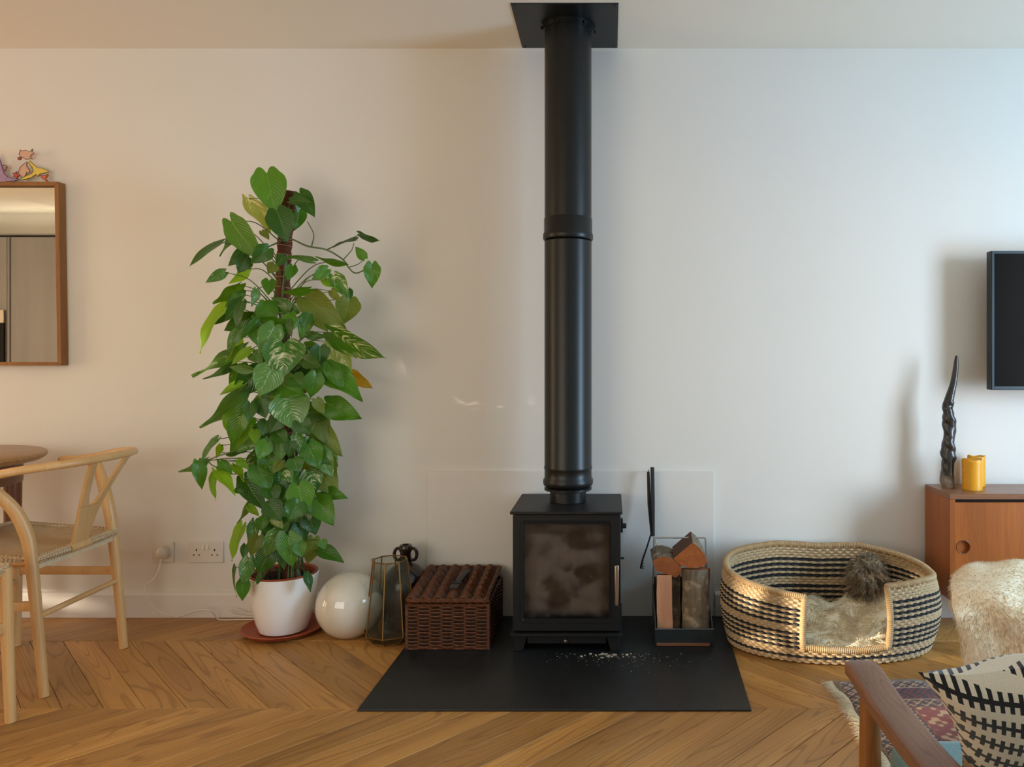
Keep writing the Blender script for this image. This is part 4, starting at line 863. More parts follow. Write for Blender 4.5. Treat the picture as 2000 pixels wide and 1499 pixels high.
for s in (-1, 1):
    b = MB(); lp_ = [(s*.207, -.21, .001), (s*.207, -.186, .26), (s*.206, -.168, .44), (s*.208, -.155, .52), (s*.222, -.128, .60), (s*.250, -.090, .665), (s*.275, -.06, .705)]
    q = spline(lp_, 6); rr = [np.interp(t, [0, .25, .55, .75, 1], [.0145, .018, .021, .019, .014]) for t in np.linspace(0, 1, len(q))]; b.sweep(q, rr, 14, up=(0, 1, 0)); b.build('rear_leg', M_BEECH, ch)
    b = MB(); q = [(s*.240, .212, .001), (s*.236, .207, .2), (s*.232, .203, .40), (s*.230, .2, .465)]; b.sweep(spline(q, 5), list(np.linspace(.0145, .019, 16)), 14, up=(0, 1, 0)); b.build('front_leg', M_BEECH, ch)
    b = MB(); b.sweep([(s*.232, .2, .288), (s*.208, -.178, .292)], .007, 10, ry=.0165, power=.5); b.build('side_stretcher', M_BEECH, ch)
    b = MB(); b.sweep([(s*.228, .2, .452), (s*.205, -.165, .430)], .013, 12); b.build('side_rail', M_BEECH, ch)
    b = MB(); 
b = MB(); b.sweep([(-.207, -.186, .256), (.207, -.186, .256)], .0095, 12); b.build('back_stretcher', M_BEECH, ch)
b = MB(); b.sweep([(-.232, .205, .25), (.232, .205, .25)], .0095, 12); b.build('front_stretcher', M_BEECH, ch)
b = MB(); b.sweep([(-.206, -.168, .432), (.206, -.168, .432)], .0135, 12); b.build('back_rail', M_BEECH, ch)
b = MB(); b.sweep([(-.23, .2, .455), (.23, .2, .455)], .0135, 12); b.build('front_rail', M_BEECH, ch)
bow = [(.285, .085, .700), (.292, .02, .702), (.289, -.06, .712), (.268, -.14, .730), (.225, -.215, .741), (.16, -.268, .746), (.08, -.292, .748), (0, -.298, .749)]
bow = [(-x, y, z) for x, y, z in bow[:-1]]+bow[::-1]
q = spline(bow, 6); tt = np.linspace(-1, 1, len(q)); b = MB(); b.sweep(q, [.021-.006*abs(t)**3*.8-(.008 if abs(t) > .985 else 0) for t in tt], 14, ry=[.0135-(.006 if abs(t) > .985 else 0) for t in tt], power=.8); b.build('arm_bow', M_BEECH, ch)
def splat_f(z): return -.178-(z-.43)*.115/.31-.012*math.sin((z-.43)/.31*PI)*-1
half_ = [(.036, .436), (.041, .48), (.049, .54), (.058, .575), (.082, .66), (.108, .738), (.076, .741), (.055, .68), (.034, .615), (.015, .583), (.0, .577)]
outl = [(x, z) for x, z in half_]+[(-x, z) for x, z in half_[-2::-1]]
# build the Y as three strips so that the outline stays exact
b = MB()
def strip(lft, rgt):
    n_ = len(lft); vs = []
    for dy in (-.006, .006):
        for (xa, za), (xb, zb) in zip(lft, rgt): vs += [(xa, splat_f(za)+dy, za), (xb, splat_f(zb)+dy, zb)]
    m_ = 2*n_; fs = []
    for i in range(n_-1): fs += [(2*i, 2*i+1, 2*i+3, 2*i+2), (m_+2*i, m_+2*i+2, m_+2*i+3, m_+2*i+1), (2*i, 2*i+2, m_+2*i+2, m_+2*i), (2*i+1, m_+2*i+1, m_+2*i+3, 2*i+3)]
    fs += [(0, m_, m_+1, 1), (2*n_-2, 2*n_-1, m_+2*n_-1, m_+2*n_-2)]; b.add(vs, fs)
strip([(-.036, .436), (-.041, .48), (-.049, .54), (-.058, .577)], [(.036, .436), (.041, .48), (.049, .54), (.058, .577)])
for s in (-1, 1): strip([(0, .5765), (s*.015, .583), (s*.034, .615), (s*.055, .68), (s*.076, .742)], [(s*.058, .5765), (s*.060, .585), (s*.069, .615), (s*.089, .68), (s*.110, .739)])
b.build('back_splat', M_BEECH, ch, smooth=False, bevel=.003)
def seat_fn(u, v):
    y = -.180+.395*u; hw = .208+(.232-.208)*u; x = (v*2-1)*hw*1.0
    z = .447+.026*u-.014*math.sin(PI*u)*math.sin(PI*v)
    e = min(u, 1-u, v, 1-v); z -= .014*max(0, 1-e/.06)**2
    return Vector((x, y, z))
b = MB(); b.grid(seat_fn, 26, 26)
def seat_bot(u, v):
    p = seat_fn(u, v); e = min(u, 1-u, v, 1-v); return Vector((p.x, p.y, p.z-.032+.006*max(0, 1-e/.06)**2+(.0 if e > 0 else .0)))
b.grid(seat_bot, 26, 26, flip=True)
n26 = 27*27
ring_i = [i for i in range(27)]+[i*27+26 for i in range(1, 27)]+[26*27+i for i in range(25, -1, -1)]+[i*27 for i in range(25, 0, -1)]
b.f += [(ring_i[k], ring_i[(k+1) % len(ring_i)], n26+ring_i[(k+1) % len(ring_i)], n26+ring_i[k]) for k in range(len(ring_i))]; b.mi += [0]*len(ring_i)
b.build('seat', M_CORD, ch)
for (xa, ya, za), (xb, yb2, zb2) in (((-.203, -.178, .438), (-.05, -.180, .436)), ((.05, -.180, .436), (.203, -.178, .438)), ((-.207, -.15, .440), (-.231, .2, .462)), ((.207, -.15, .440), (.231, .2, .462)), ((-.225, .213, .464), (.225, .213, .464))):
    b = MB(); braid(b, (xa, ya, za), (xb, yb2, zb2), .0088, .026, 2); b.build('cord_edge', M_CORD, ch)
b = MB(); b.sweep([(-.05, -.179, .437), (.05, -.179, .437)], .0165, 12); tag(b.build('seat_back_bar', M_BEECH, ch), 'bare wooden bar of the seat back rail')
def copy_thing(o, loc, rz, label):
    c = o.copy(); COL.objects.link(c); c.location = loc; c.rotation_euler = (0, 0, rz); c['label'] = label
    for k in o.children:
        d = k.copy(); COL.objects.link(d); d.parent = c
        for kk in k.children: e = kk.copy(); COL.objects.link(e); e.parent = d
    return c
copy_thing(ch, (-2.05, 2.10-D0, .0), math.radians(-3), 'pale wooden chair at the left edge, only one leg and arm tip showing')
ch.location = (-2.04, 2.675-D0, 0); ch.rotation_euler = (0, 0, PI/2+math.radians(1)); ch['label'] = 'pale beech dining chair with Y-shaped back and woven cord seat'
for o in S.objects:
    if o.get('category') == 'chair': o['group'] = 'chairs at the dining table'

# ------------------------------------------------------------------ woven dog bed with fleece
BX, BY = 0.832, 2.955-D0
bed = thing('dog_bed', 'oval woven seagrass dog basket with black stripes and cut-out front', 'dog bed', (BX, BY, 0.001))
def rim_h(a):
    """rim height round the oval (a = angle, 90 deg towards the wall)"""
    d = math.degrees(a) % 360
    return float(np.interp(d, [0, 35, 62, 86, 112, 150, 180, 215, 249, 292, 320, 345, 360], [.262, .292, .314, .304, .318, .31, .285, .255, .232, .270, .274, .262, .262]))
def bed_xy(a, v_, grow=0.0):
    f_ = 1.0+0.06*math.sin(min(1, v_)*PI*0.9)-0.02*(1-v_)
    if math.degrees(a) % 360 > 290 or math.degrees(a) % 360 < 60: f_ += 0.02*math.sin(v_*PI)
    return BX+(0.385*f_+grow)*math.cos(a), BY+(0.236*f_+grow)*math.sin(a)
AO0, AO1 = math.radians(248), math.radians(292)
NR, NS = 28, 74; black = {2, 6, 8, 10, 12, 16, 18, 20, 22}
straw, blk = MB(), MB()
for i in range(NR):
    vv = (i+.5)/NR; mb = blk if i in black else straw
    opened = vv > 0.2
    a_s, a_e = (AO1, AO0+2*PI) if opened else (0, 2*PI)
    m_ = int(NS*6*(a_e-a_s)/(2*PI)); pts = []; rad = []
    for k in range(m_+(1 if opened else 0)):
        a = a_s+(a_e-a_s)*k/m_; lean = 0.0
        if opened:  # the left edge of the cut-out slants
            a = a-0.055*(0.6-vv)*max(0, 1-abs(a-a_e)/.3)
        h_ = vv*rim_h(a); s = math.sin(a*NS+(PI if i % 2 else 0))
        x, y = bed_xy(a, vv, .0042*s); pts.append((x, y, .004+h_)); rad.append(.0052+.0020*abs(s))
    mb.sweep(pts, rad, 6, ry=[.0056]*len(pts), closed=not opened)
straw.build('straw_weave', M_STRAW, bed); blk.build('black_weave', M_STRAWB, bed)
b = MB(); pts = []
for k in range(170):
    a = AO1+(AO0+2*PI-AO1)*k/169; x, y = bed_xy(a, 1.0); pts.append((x, y, rim_h(a)+.006))
xl, yl = bed_xy(AO0, .6); lft = [(bed_xy(AO0-.02*(1-t), t)[0], bed_xy(AO0, t)[1]-.002, .004+t*rim_h(AO0)) for t in np.linspace(.97, .22, 24)]
bot = []
for k in range(40):
    a = AO0+(AO1-AO0)*k/39; x, y = bed_xy(a, .2); bot.append((x, y-.002, .056+.008*(abs(k-19.5)/19.5)**3))
rgt = [(bed_xy(AO1, t)[0], bed_xy(AO1, t)[1]-.002, .004+t*rim_h(AO1)) for t in np.linspace(.22, .97, 24)]
loop = pts+lft+bot+rgt
# resample evenly so the binding turns read as ridges
P_ = np.array([tuple(p) for p in loop]+[tuple(loop[0])]); dl = np.r_[0, np.cumsum(np.linalg.norm(np.diff(P_, axis=0), axis=1))]
nn = int(dl[-1]/.0016); tt = np.linspace(0, dl[-1], nn, endpoint=False); Q_ = np.stack([np.interp(tt, dl, P_[:, j]) for j in range(3)], 1)
b.sweep([Vector(q) for q in Q_], [.0118+.0011*math.sin(2*PI*t/.0066) for t in tt], 10, closed=True); b.build('bound_rim', M_STRAWP, bed)
b = MB(); b.prism([(BX+.375*math.cos(a), BY+.228*math.sin(a), .003) for a in np.linspace(0, 2*PI, 48, endpoint=False)], (0, 0, .01)); b.build('base', M_STRAW, bed)
# fleece mat inside
def fleece_z(x, y):
    r = math.hypot(x/.37, y/.22); z = .062+.018*math.sin(x*16+1)*math.sin(y*19)+.012*math.sin(x*31-y*23)
    z += .15*max(0, min(1, (x-.06)/.22))**1.3*max(0, min(1, (y+.06)/.22)) + .05*max(0, (y+.05)/.25)
    return z
fm = thing('fleece_mat', 'cream long-haired sheepskin lying inside the dog basket', 'sheepskin', (BX, BY, .02))
b = MB()
def fl_fn(u, v):
    a = v*2*PI; x, y = .362*u*math.cos(a), .218*u*math.sin(a); return Vector((BX+x, BY+y, fleece_z(x, y)-(.03*max(0, u-.85)/.15)))
b.grid(fl_fn, 16, 64); b.build('hide', M_HIDE, fm)
n = 7000; u = np.sqrt(RNG.uniform(0, 1, n))*.97; a = RNG.uniform(0, 2*PI, n); X, Y = .36*u*np.cos(a), .216*u*np.sin(a)
Z = np.array([fleece_z(x, y) for x, y in zip(X, Y)])-.004
P = np.stack([X+BX, Y+BY, Z], 1)
cl = np.stack([.5*np.sin(X*38+Y*22)+.3*np.sin(Y*60), -.75+.4*np.sin(Y*45-X*30), 0.42+0*X], 1); Dn = cl+RNG.normal(0, .14, (n, 3)); Dn[:, 2] = np.abs(Dn[:, 2])
V, Q = strands(P, Dn, RNG.uniform(.026, .046, n), .0013, 4, droop=.35, curl=.04)
tag(np_mesh('hair', V, Q, M_FLEECE, fm), kind='stuff')
# brown shaggy fleece in the back corner
cs = W(1692, 1122, 3.08)
sg = thing('shaggy_fleece', 'grey-brown shaggy curly fleece bundled in the back of the dog basket', 'fleece', (cs.x, cs.y, .13))
b = MB()
def blob(u, v):
    th_ = u*PI; a = v*2*PI; k = 1+.12*math.sin(3*a+2*th_); return Vector((cs.x+.06*k*math.sin(th_)*math.cos(a)+.012*math.cos(th_), cs.y+.042*math.sin(th_)*math.sin(a), cs.z-.012+.085*math.cos(th_)))
b.grid(blob, 12, 24); b.build('hide', M_SHAG, sg)
nl = 900; al = RNG.uniform(0, 2*PI, nl); tl = np.arccos(RNG.uniform(-.9, 1, nl)); nrm = np.stack([np.sin(tl)*np.cos(al), np.sin(tl)*np.sin(al), np.cos(tl)], 1)
P0 = np.array([cs.x, cs.y, cs.z-.012])+nrm*np.array([.056, .038, .078]); Vs, Qs, o0 = [], [], 0
Dl = nrm*np.array([.9, .8, .5])+np.array([0, -.15, .25*1])*np.maximum(0, nrm[:, 2:3])+RNG.normal(0, .45, (nl, 3)); Ll = RNG.uniform(.018, .05, nl)
for k in range(4):
    V, Q = strands(P0+RNG.normal(0, .0016, (nl, 3)), Dl+RNG.normal(0, .06, (nl, 3)), Ll, .0019, 7, droop=.45, curl=.13, turns=1.6)
    Vs.append(V); Qs.append(Q+o0); o0 += len(V)
tag(np_mesh('curly_locks', np.concatenate(Vs), np.concatenate(Qs), M_SHAG, sg), kind='stuff')

# ------------------------------------------------------------------ sideboard, horn, candles, television
sx0 = 1.313; sx1 = 2.9; sy0 = 2.984-D0; sy1 = -.0195; sz0, sz1 = .149, .562
sb = thing('sideboard', 'teak sideboard with round recessed door pull against the right wall', 'sideboard', ((sx0+sx1)/2, (sy0+sy1)/2, 0))
t_ = .022
b = MB(); b.box(sx0, sx0+t_, sy0, sy1, sz0, sz1-t_); b.build('side_panel', M_TEAK, sb, bevel=.0015)
b = MB(); b.box(sx1-t_, sx1, sy0, sy1, sz0, sz1-t_); b.build('side_panel', M_TEAK, sb, bevel=.0015)
b = MB(); b.box(sx0, sx1, sy0, sy1, sz1-t_+.0003, sz1); b.build('top', M_TEAKH, sb, bevel=.0015)
b = MB(); b.box(sx0+t_, sx1-t_, sy0+.002, sy1, sz0, sz0+t_); b.build('bottom', M_TEAKH, sb)
b = MB(); b.box(sx0+t_, sx1-t_, sy1-.01, sy1, sz0+t_, sz1-t_); b.box(sx0+t_, sx1-t_, sy0+.03, sy0+.034, sz0+t_, sz1-t_); b.build('back_panel', M_DARK, sb)
for xa in (sx0+.3, sx1-.3):
    for ya in (sy0+.08, sy1-.05):
        b = MB(); b.sweep([(xa, ya, .001), (xa, ya, sz0-.0005)], [.011, .017], 12, up=(0, 1, 0)); b.build('leg', M_TEAK, sb)
hc = W(1881, 1069, 2.99); rh = .0262
def door_panel(xa, xb, y, hx_, name):
    mb = MB(); za, zb = sz0+t_+.001, sz1-t_-.012; circ, rect = [], []
    for k in range(48):
        a = 2*PI*k/48; c_, s_ = math.cos(a), math.sin(a); circ.append((hx_+rh*c_, hc.z+rh*s_))
        tx = ((xb-hx_)/c_ if c_ > 1e-9 else ((xa-hx_)/c_ if c_ < -1e-9 else 1e9)); tz = ((zb-hc.z)/s_ if s_ > 1e-9 else ((za-hc.z)/s_ if s_ < -1e-9 else 1e9)); t__ = min(tx, tz); rect.append((hx_+t__*c_, hc.z+t__*s_))
    loops = [[(x, y+.018, z_) for x, z_ in rect], [(x, y, z_) for x, z_ in rect], [(x, y, z_) for x, z_ in circ], [(x, y+.012, z_) for x, z_ in circ]]
    # square off the corners
    for cx_, cz_ in ((xa, za), (xb, za), (xa, zb), (xb, zb)):
        k = min(range(48), key=lambda i: (rect[i][0]-cx_)**2+(rect[i][1]-cz_)**2)
        for L_ in loops[:2]: L_[k] = (cx_, L_[k][1], cz_)
    ring_loft(mb, loops); mb.add(loops[3], [tuple(range(48))]); d = mb.build(name, M_TEAK, sb)
    e = MB(); e.sweep([(hx_+rh*math.cos(2*PI*k/40), y-.0005, hc.z+rh*math.sin(2*PI*k/40)) for k in range(40)], .0017, 6, closed=True, up=(0, 1, 0)); e.build('pull_ring', M_TABLEG, d)
xm = (sx0+sx1)/2
door_panel(sx0+t_+.0015, xm-.001, sy0+.004, hc.x, 'sliding_door'); door_panel(xm+.001, sx1-t_-.0015, sy0+.004, sx1-t_-(hc.x-sx0-t_), 'sliding_door')
# carved horn
hpts = [(212, 1418, 9.6), (208, 1380, 10.4), (207, 1330, 10.2), (212, 1260, 11.2), (211, 1210, 10.6), (214, 1160, 10.0), (219, 1100, 9.6), (215, 1040, 9.8), (215, 1000, 9.4), (209, 955, 8.4), (214, 920, 7.6), (224, 880, 6.8), (238, 830, 5.6), (248, 780, 4.9), (254, 730, 4.2), (258, 680, 3.0), (259, 656, 1.6)]
q = []; rr = []
for x, y, r_ in hpts: p = W(1780+x/2.941, 470+y/2.941, 3.13); q.append(tuple(p)+(r_*2.0*3.13/FOC*.98/1.0/1.0*.5*2,))
Q_ = spline(q, 7); base_z = sz1+.0006; b = MB()
pts = [Vector(p[:3]) for p in Q_]; pts = [Vector((p.x, p.y, base_z+(p.z-pts[0].z)*(.5385/(pts[-1].z-pts[0].z)))) for p in pts]
n_ = 18; vs = []
for i, p in enumerate(pts):
    R_ = Q_[i][3]*.62
    for k in range(n_):
        a = 2*PI*k/n_; kn = 1+(.10*math.sin(i*.31+a*2)+.09*math.sin(i*.47+a+1)*math.sin(i*.21)+.04*math.sin(i*.9+a*3+1))*(1 if 2 < i < 70 else 0)
        vs.append((p.x+R_*kn*math.cos(a), p.y+R_*kn*math.sin(a), p.z))
m_ = len(pts); b.add(vs, [(i*n_+k, i*n_+(k+1) % n_, (i+1)*n_+(k+1) % n_, (i+1)*n_+k) for i in range(m_-1) for k in range(n_)]+[tuple(range(n_))[::-1], tuple((m_-1)*n_+k for k in range(n_))])
g = N('charred_horn'); v = g.coords('Object'); n1 = g.noise(v, 40, 4, .6); sp = g.n('ShaderNodeSeparateXYZ'); g.l(v, sp.inputs[0]); f_ = g.ramp(sp.outputs[2], [(.0, 1.0), (.03, .7), (.07, .0)])
c = g.mix(n1, '#0d0c0c', '#2b2826'); c = g.mix(g.ramp(g.noise(v, 30, 3), [(.6, 0.), (.72, .5)]), c, '#6d635c'); g.col(g.mix(f_, c, '#8b7a68')); g.set(.3, coat=.2); g.bump(n1, .6, .004)
o = b.build('carved_horn', g.m, org=Vector((pts[0].x, pts[0].y, base_z))); tag(o, 'tall black twisted carved horn standing on the sideboard', 'sculpture')
def candle(px, D, wpx, pyt, name, label, seed):
    p = W(px, 0, D); r_ = wpx/2*D/FOC; h_ = W(0, pyt, D).z-sz1; rd = random.Random(seed); b = MB(); n_ = 40; vs = []; prof = [(1.0, .0), (1.0, .3), (1.0, .8), (1.02, .93), (1.03, .98), (.97, 1.02), (.86, .99), (.7, .93), (.3, .90), (.02, .895)]
    for i, (rf, zf_) in enumerate(prof):
        for k in range(n_):
            a = 2*PI*k/n_; wob = .022*math.sin(2*a+seed)+.012*math.sin(5*a+seed*2) if 2 < i < 8 else 0
            vs.append((p.x+r_*rf*math.cos(a)*(1+.4*wob), p.y+r_*rf*math.sin(a)*(1+.4*wob), sz1+.0006+h_*(zf_+wob*1.2)))
    m_ = len(prof); b.add(vs, [(i*n_+k, i*n_+(k+1) % n_, (i+1)*n_+(k+1) % n_, (i+1)*n_+k) for i in range(m_-1) for k in range(n_)]+[tuple(range(n_))[::-1], tuple((m_-1)*n_+k for k in range(n_))])
    if seed == 1:
        for k in range(3): dx = p.x-r_*1.0; b.lathe([(0, 0), (.004, .002), (.004, .006), (0, .009)], (dx, p.y-.004, sz1+h_*(.66-.1*k)), 8)
    o = thing(name, label, 'candle', (p.x, p.y, sz1+.0006)); b.build('wax', M_CANDLE, o)
    e = MB(); e.sweep([(p.x, p.y, sz1+h_*.89), (p.x+.002, p.y, sz1+h_*.95)], .0012, 6, up=(0, 1, 0)); e.build('wick', M_DARK, o)
candle(1898.5, 3.085, 37, 898, 'pillar_candle', 'front yellow pillar candle with a melted rim on the sideboard', 1)
candle(1907, 3.172, 32, 892, 'pillar_candle', 'rear yellow pillar candle partly hidden behind the front one', 2)
tvx, tvz0, tvz1 = W(1936.5, 0, 3.1).x, W(0, 762, 3.1).z, W(0, 490, 3.1).z; tvw = 1.02
tv = thing('television', 'flat black television hung on the right wall above the sideboard', 'television', (tvx+tvw/2, -.05, (tvz0+tvz1)/2))
b = MB(); b.box(tvx, tvx+tvw, 3.103-D0, 3.142-D0, tvz0, tvz1); b.build('case', M_TVF, tv, bevel=.002)
b = MB(); bw = .012
for xa, xb, za, zb in ((tvx+.002, tvx+bw, tvz0+.002, tvz1-.002), (tvx+tvw-bw, tvx+tvw-.002, tvz0+.002, tvz1-.002), (tvx+bw, tvx+tvw-bw, tvz1-bw, tvz1-.002), (tvx+bw, tvx+tvw-bw, tvz0+.002, tvz0+bw*1.2)): b.box(xa, xb, 3.1-D0, 3.1028-D0, za, zb)
b.build('bezel', plain('tv_bezel_face', '#38434a', .35, metal=.3), tv, bevel=.001)
b = MB(); b.box(tvx+bw+.001, tvx+tvw-bw-.001, 3.1015-D0, 3.1028-D0, tvz0+bw*1.2+.001, tvz1-bw-.001); b.build('screen', M_TVS, tv, smooth=False)
b = MB(); b.box(tvx+.35, tvx+.67, 3.1422-D0, -.001, 1.15, 1.35); b.build('wall_bracket', M_BLACK, tv)

# ------------------------------------------------------------------ rug
rx0, ry1 = .742, 2.575-D0; rx1, ry0 = 1.95, 1.15-D0
def rug_mat():
    g = N('persian_rug'); v = g.coords('Object'); sp = g.n('ShaderNodeSeparateXYZ'); g.l(v, sp.inputs[0]); X, Y = sp.outputs[0], sp.outputs[1]
    ex = X; ey = g.math('MULTIPLY', Y, -1.0)                     # distances from left and far edges (object origin at that corner)
    e = g.math('MINIMUM', ex, ey)
    def motif(k, ph): return g.math('MULTIPLY', g.math('SINE', g.math('ADD', g.math('MULTIPLY', X, k), ph)), g.math('SINE', g.math('ADD', g.math('MULTIPLY', Y, k), ph*1.7)))
    tile = g.math('ADD', motif(150, .4), g.math('ADD', motif(330, 1.1), g.math('MULTIPLY', g.noise(v, 70, 3), 1.2)))
    tri = g.math('PINGPONG', g.math('ADD', g.math('MULTIPLY', X, 1.0), g.math('MULTIPLY', g.math('PINGPONG', Y, .03), 1.0)), .022)
    zig = g.ramp(g.math('MULTIPLY', tri, 45.0), [(0, '#1c1a24'), (.35, '#1c1a24'), (.4, '#8a2f36'), (.7, '#a84a46'), (.72, '#2a2430')], 'CONSTANT')
    small = g.ramp(tile, [(.0, '#20202a'), (.3, '#55402f'), (.5, '#8c3a38'), (.75, '#20222e'), (.95, '#b59c80')], 'CONSTANT')
    big = g.ramp(g.math('ADD', motif(62, .2), g.math('ADD', motif(140, .9), g.math('MULTIPLY', g.noise(v, 40, 2), .9))), [(.0, '#7e2a30'), (.35, '#9b3d3c'), (.5, '#241f2b'), (.62, '#a85a4e'), (.85, '#6b4634'), (1.0, '#c0a486')], 'CONSTANT')
    def band(lo, hi): return g.math('MULTIPLY', g.math('GREATER_THAN', e, lo), g.math('LESS_THAN', e, hi))
    c = g.mix(g.noise(v, 200, 2), '#57483a', '#8c7b66')
    c = g.mix(band(.012, .055), c, small); c = g.mix(band(.055, .060), c, '#b39c80'); c = g.mix(band(.060, .135), c, zig)
    c = g.mix(band(.135, .140), c, '#b39c80'); c = g.mix(band(.14, .185), c, small); c = g.mix(band(.185, .19), c, '#2a1f22'); c = g.mix(band(.19, 5.), c, big)
    hs = g.n('ShaderNodeHueSaturation'); g.l(c, hs.inputs['Color']); hs.inputs['Saturation'].default_value = 1.15; g.l(hs.outputs[0], g.p.inputs['Base Color'])
    g.set(.95, sheen=.3); g.bump(g.noise(v, 600, 2), .6, .002); return g.m
rug = thing('persian_rug', 'small dark red patterned rug with cream fringe on the oak floor', 'rug', (rx0, ry1, .001))
b = MB()
def rug_fn(u, v):
    x = rx0+(rx1-rx0)*v; y = ry1+(ry0-ry1)*u
    y += (.010*math.sin(x*22)+.006*math.sin(x*51))*(1-u)**6; x += (.006*math.sin(y*13)+.004*math.sin(y*37)-.03*(u-.2)*0)*(1-v)**8
    z = .006+.007*max(0, math.sin(x*20+.6))*(1-u)**14+.003*max(0, math.sin(y*16))*(1-v)**10
    return Vector((x, y, z))
b.grid(rug_fn, 60, 50); o = b.build('pile', rug_mat(), rug); sl_ = o.modifiers.new('solid', 'SOLIDIFY'); sl_.thickness = .005; sl_.offset = -1
fr_n = 2200; Y_ = RNG.uniform(ry0, ry1, fr_n); P = np.stack([np.array([rug_fn((y-ry1)/(ry0-ry1), 0).x for y in Y_])+.002, Y_, np.full(fr_n, .0075)], 1)
Dn = np.stack([np.full(fr_n, -1.), RNG.normal(-.25, .35, fr_n), RNG.normal(.02, .05, fr_n)], 1); V, Q = strands(P, Dn, RNG.uniform(.025, .05, fr_n), .0012, 4, droop=.06, curl=.08); V[:, 2] = np.maximum(V[:, 2], .0015)
tag(np_mesh('fringe', V, Q, plain('fringe_cotton', '#e8dcc0', .9, var=.15), rug), kind='stuff')

# ------------------------------------------------------------------ footstool under a sheepskin
ox0, ox1, oy0, oy1 = 1.05, 1.66, 2.02-D0, 2.33-D0
stl = thing('footstool', 'upholstered footstool hidden under the draped sheepskin at the right edge', 'footstool', ((ox0+ox1)/2, (oy0+oy1)/2, .009))
b = MB(); b.box(ox0, ox1, oy0, oy1, .30, .445); b.build('cushion', M_TEAL, stl, bevel=.04, seg=4)
for xa in (ox0+.06, ox1-.06):
    for ya in (oy0+.06, oy1-.06): b = MB(); b.sweep([(xa, ya, .0095), (xa, ya, .305)], [.014, .02], 12, up=(0, 1, 0)); b.build('leg', M_TEAK, stl)
sk_ = thing('draped_sheepskin', 'cream and tan sheepskin draped over the stool in front of the sideboard', 'sheepskin', ((ox0+ox1)/2, (oy0+oy1)/2, .46))
prof = [(2.375, .36), (2.372, .42), (2.35, .462), (2.30, .478), (2.20, .483), (2.10, .478), (2.03, .462), (1.985, .43), (1.968, .38), (1.962, .31), (1.958, .24), (1.955, .17)]
PR = np.array(spline(prof, 5)); edge_px = [(0, 1862), (.25, 1856), (.42, 1850), (.55, 1852), (.66, 1860), (.76, 1872), (.85, 1885), (1, 1892)]
def sheep_fn(u, v):
    t = u*(len(PR)-1); i = min(int(t), len(PR)-2); f_ = t-i; D, z = PR[i]*(1-f_)+PR[i+1]*f_
    xl = (float(np.interp(u, [a for a, _ in edge_px], [c_ for _, c_ in edge_px]))+7-VX)*D/FOC
    x = xl+(1.72-xl)*v; k = math.sin(x*26+z*9)*math.sin(z*24+D*19+x*5)+.6*math.sin(x*47-D*33+z*30)
    rl = max(0., 1-v/.12); nz = .007*k
    return Vector((x, D-D0-nz*.7, z+nz*.8-.035*rl**2*float(np.interp(u, [.4, .85], [1, .3]))))
b = MB(); b.grid(sheep_fn, 48, 60); o = b.build('hide', M_HIDET, sk_)
n = 24000; U, Vv = RNG.uniform(.05, 1, n), RNG.uniform(0, .62, n)**1.15; P = np.array([sheep_fn(u, v) for u, v in zip(U, Vv)])
eps = .01; P2 = np.array([sheep_fn(min(1, u+eps), v) for u, v in zip(U, Vv)]); P3 = np.array([sheep_fn(u, min(1, v+eps)) for u, v in zip(U, Vv)])
Tu = P2-P+np.array([0, 0, -1e-6]); Tu /= np.linalg.norm(Tu, axis=1)[:, None]; Tv = P3-P; Tv /= np.linalg.norm(Tv, axis=1)[:, None]; Nn = np.cross(Tu, Tv); Nn *= np.sign((Nn[:, 1]*-.4+Nn[:, 2]))[:, None]
sw = np.sin(P[:, 0]*38+P[:, 2]*30)[:, None]*.28; Dn = Nn*.42+Tu*.7+Tv*sw+RNG.normal(0, .17, (n, 3))
edge = np.clip(1-Vv/.05, 0, 1)[:, None]; Dn = Dn-Tv*edge*.8
V, Q = strands(P-Nn*.003, Dn, RNG.uniform(.011, .019, n), .0009, 3, droop=.25, curl=.04); tag(np_mesh('fleece', V, Q, M_SHEEP, sk_), kind='stuff')

# ------------------------------------------------------------------ armchair in the foreground with patterned cushion
ac = thing('armchair', 'teak framed armchair with teal seat in the lower right foreground', 'armchair', (.74, 1.02-D0, .009))
aw = .029
for s, cx in ((1, .443), (-1, 1.04)):
    b = MB(); q = [W(1681, 1291, 1.378), W(1690, 1303, 1.345), W(1735, 1368, 1.24), W(1798, 1452, 1.105), W(1850, 1525, 1.0), W(1990, 1710, .80), W(2200, 2010, .62)]
    q = [Vector((cx+(.004 if s > 0 else 0)*i*.2, p.y, p.z-.012)) for i, p in enumerate(q)]; Q_ = spline(q, 7); m_ = len(Q_)
    b.sweep(Q_, [aw*(.62 if i == 0 else .85 if i == 1 else .95 if i == 2 else 1) for i in range(m_)], 20, ry=[.0135 if i else .009 for i in range(m_)], power=.38); b.build('arm', M_ARM, ac)
    for (yy, zt_) in ((1.335-D0, .528), (.66-D0, .46)):
        b = MB(); x_ = cx+s*.006; b.sweep([(x_, yy+(.01 if yy > -2.2 else -.03), .0095), (x_, yy, .3), (x_, yy, zt_)], [.013, .019, .0165], 16, up=(0, 1, 0), power=.8); b.build('leg', M_ARML, ac)
    b = MB(); x_ = cx+s*.006; b.sweep([(x_, 1.335-D0, .285), (x_, .66-D0, .245)], .011, 10, ry=.025, power=.5); b.build('side_rail', M_ARML, ac)
b = MB(); b.sweep([(.449, 1.335-D0, .285), (1.034, 1.335-D0, .285)], .011, 10, ry=.022, power=.5); b.build('front_rail', M_ARML, ac)
b = MB(); b.sweep([(.449, .66-D0, .245), (1.034, .66-D0, .245)], .011, 10, ry=.022, power=.5); b.build('back_rail', M_ARML, ac)
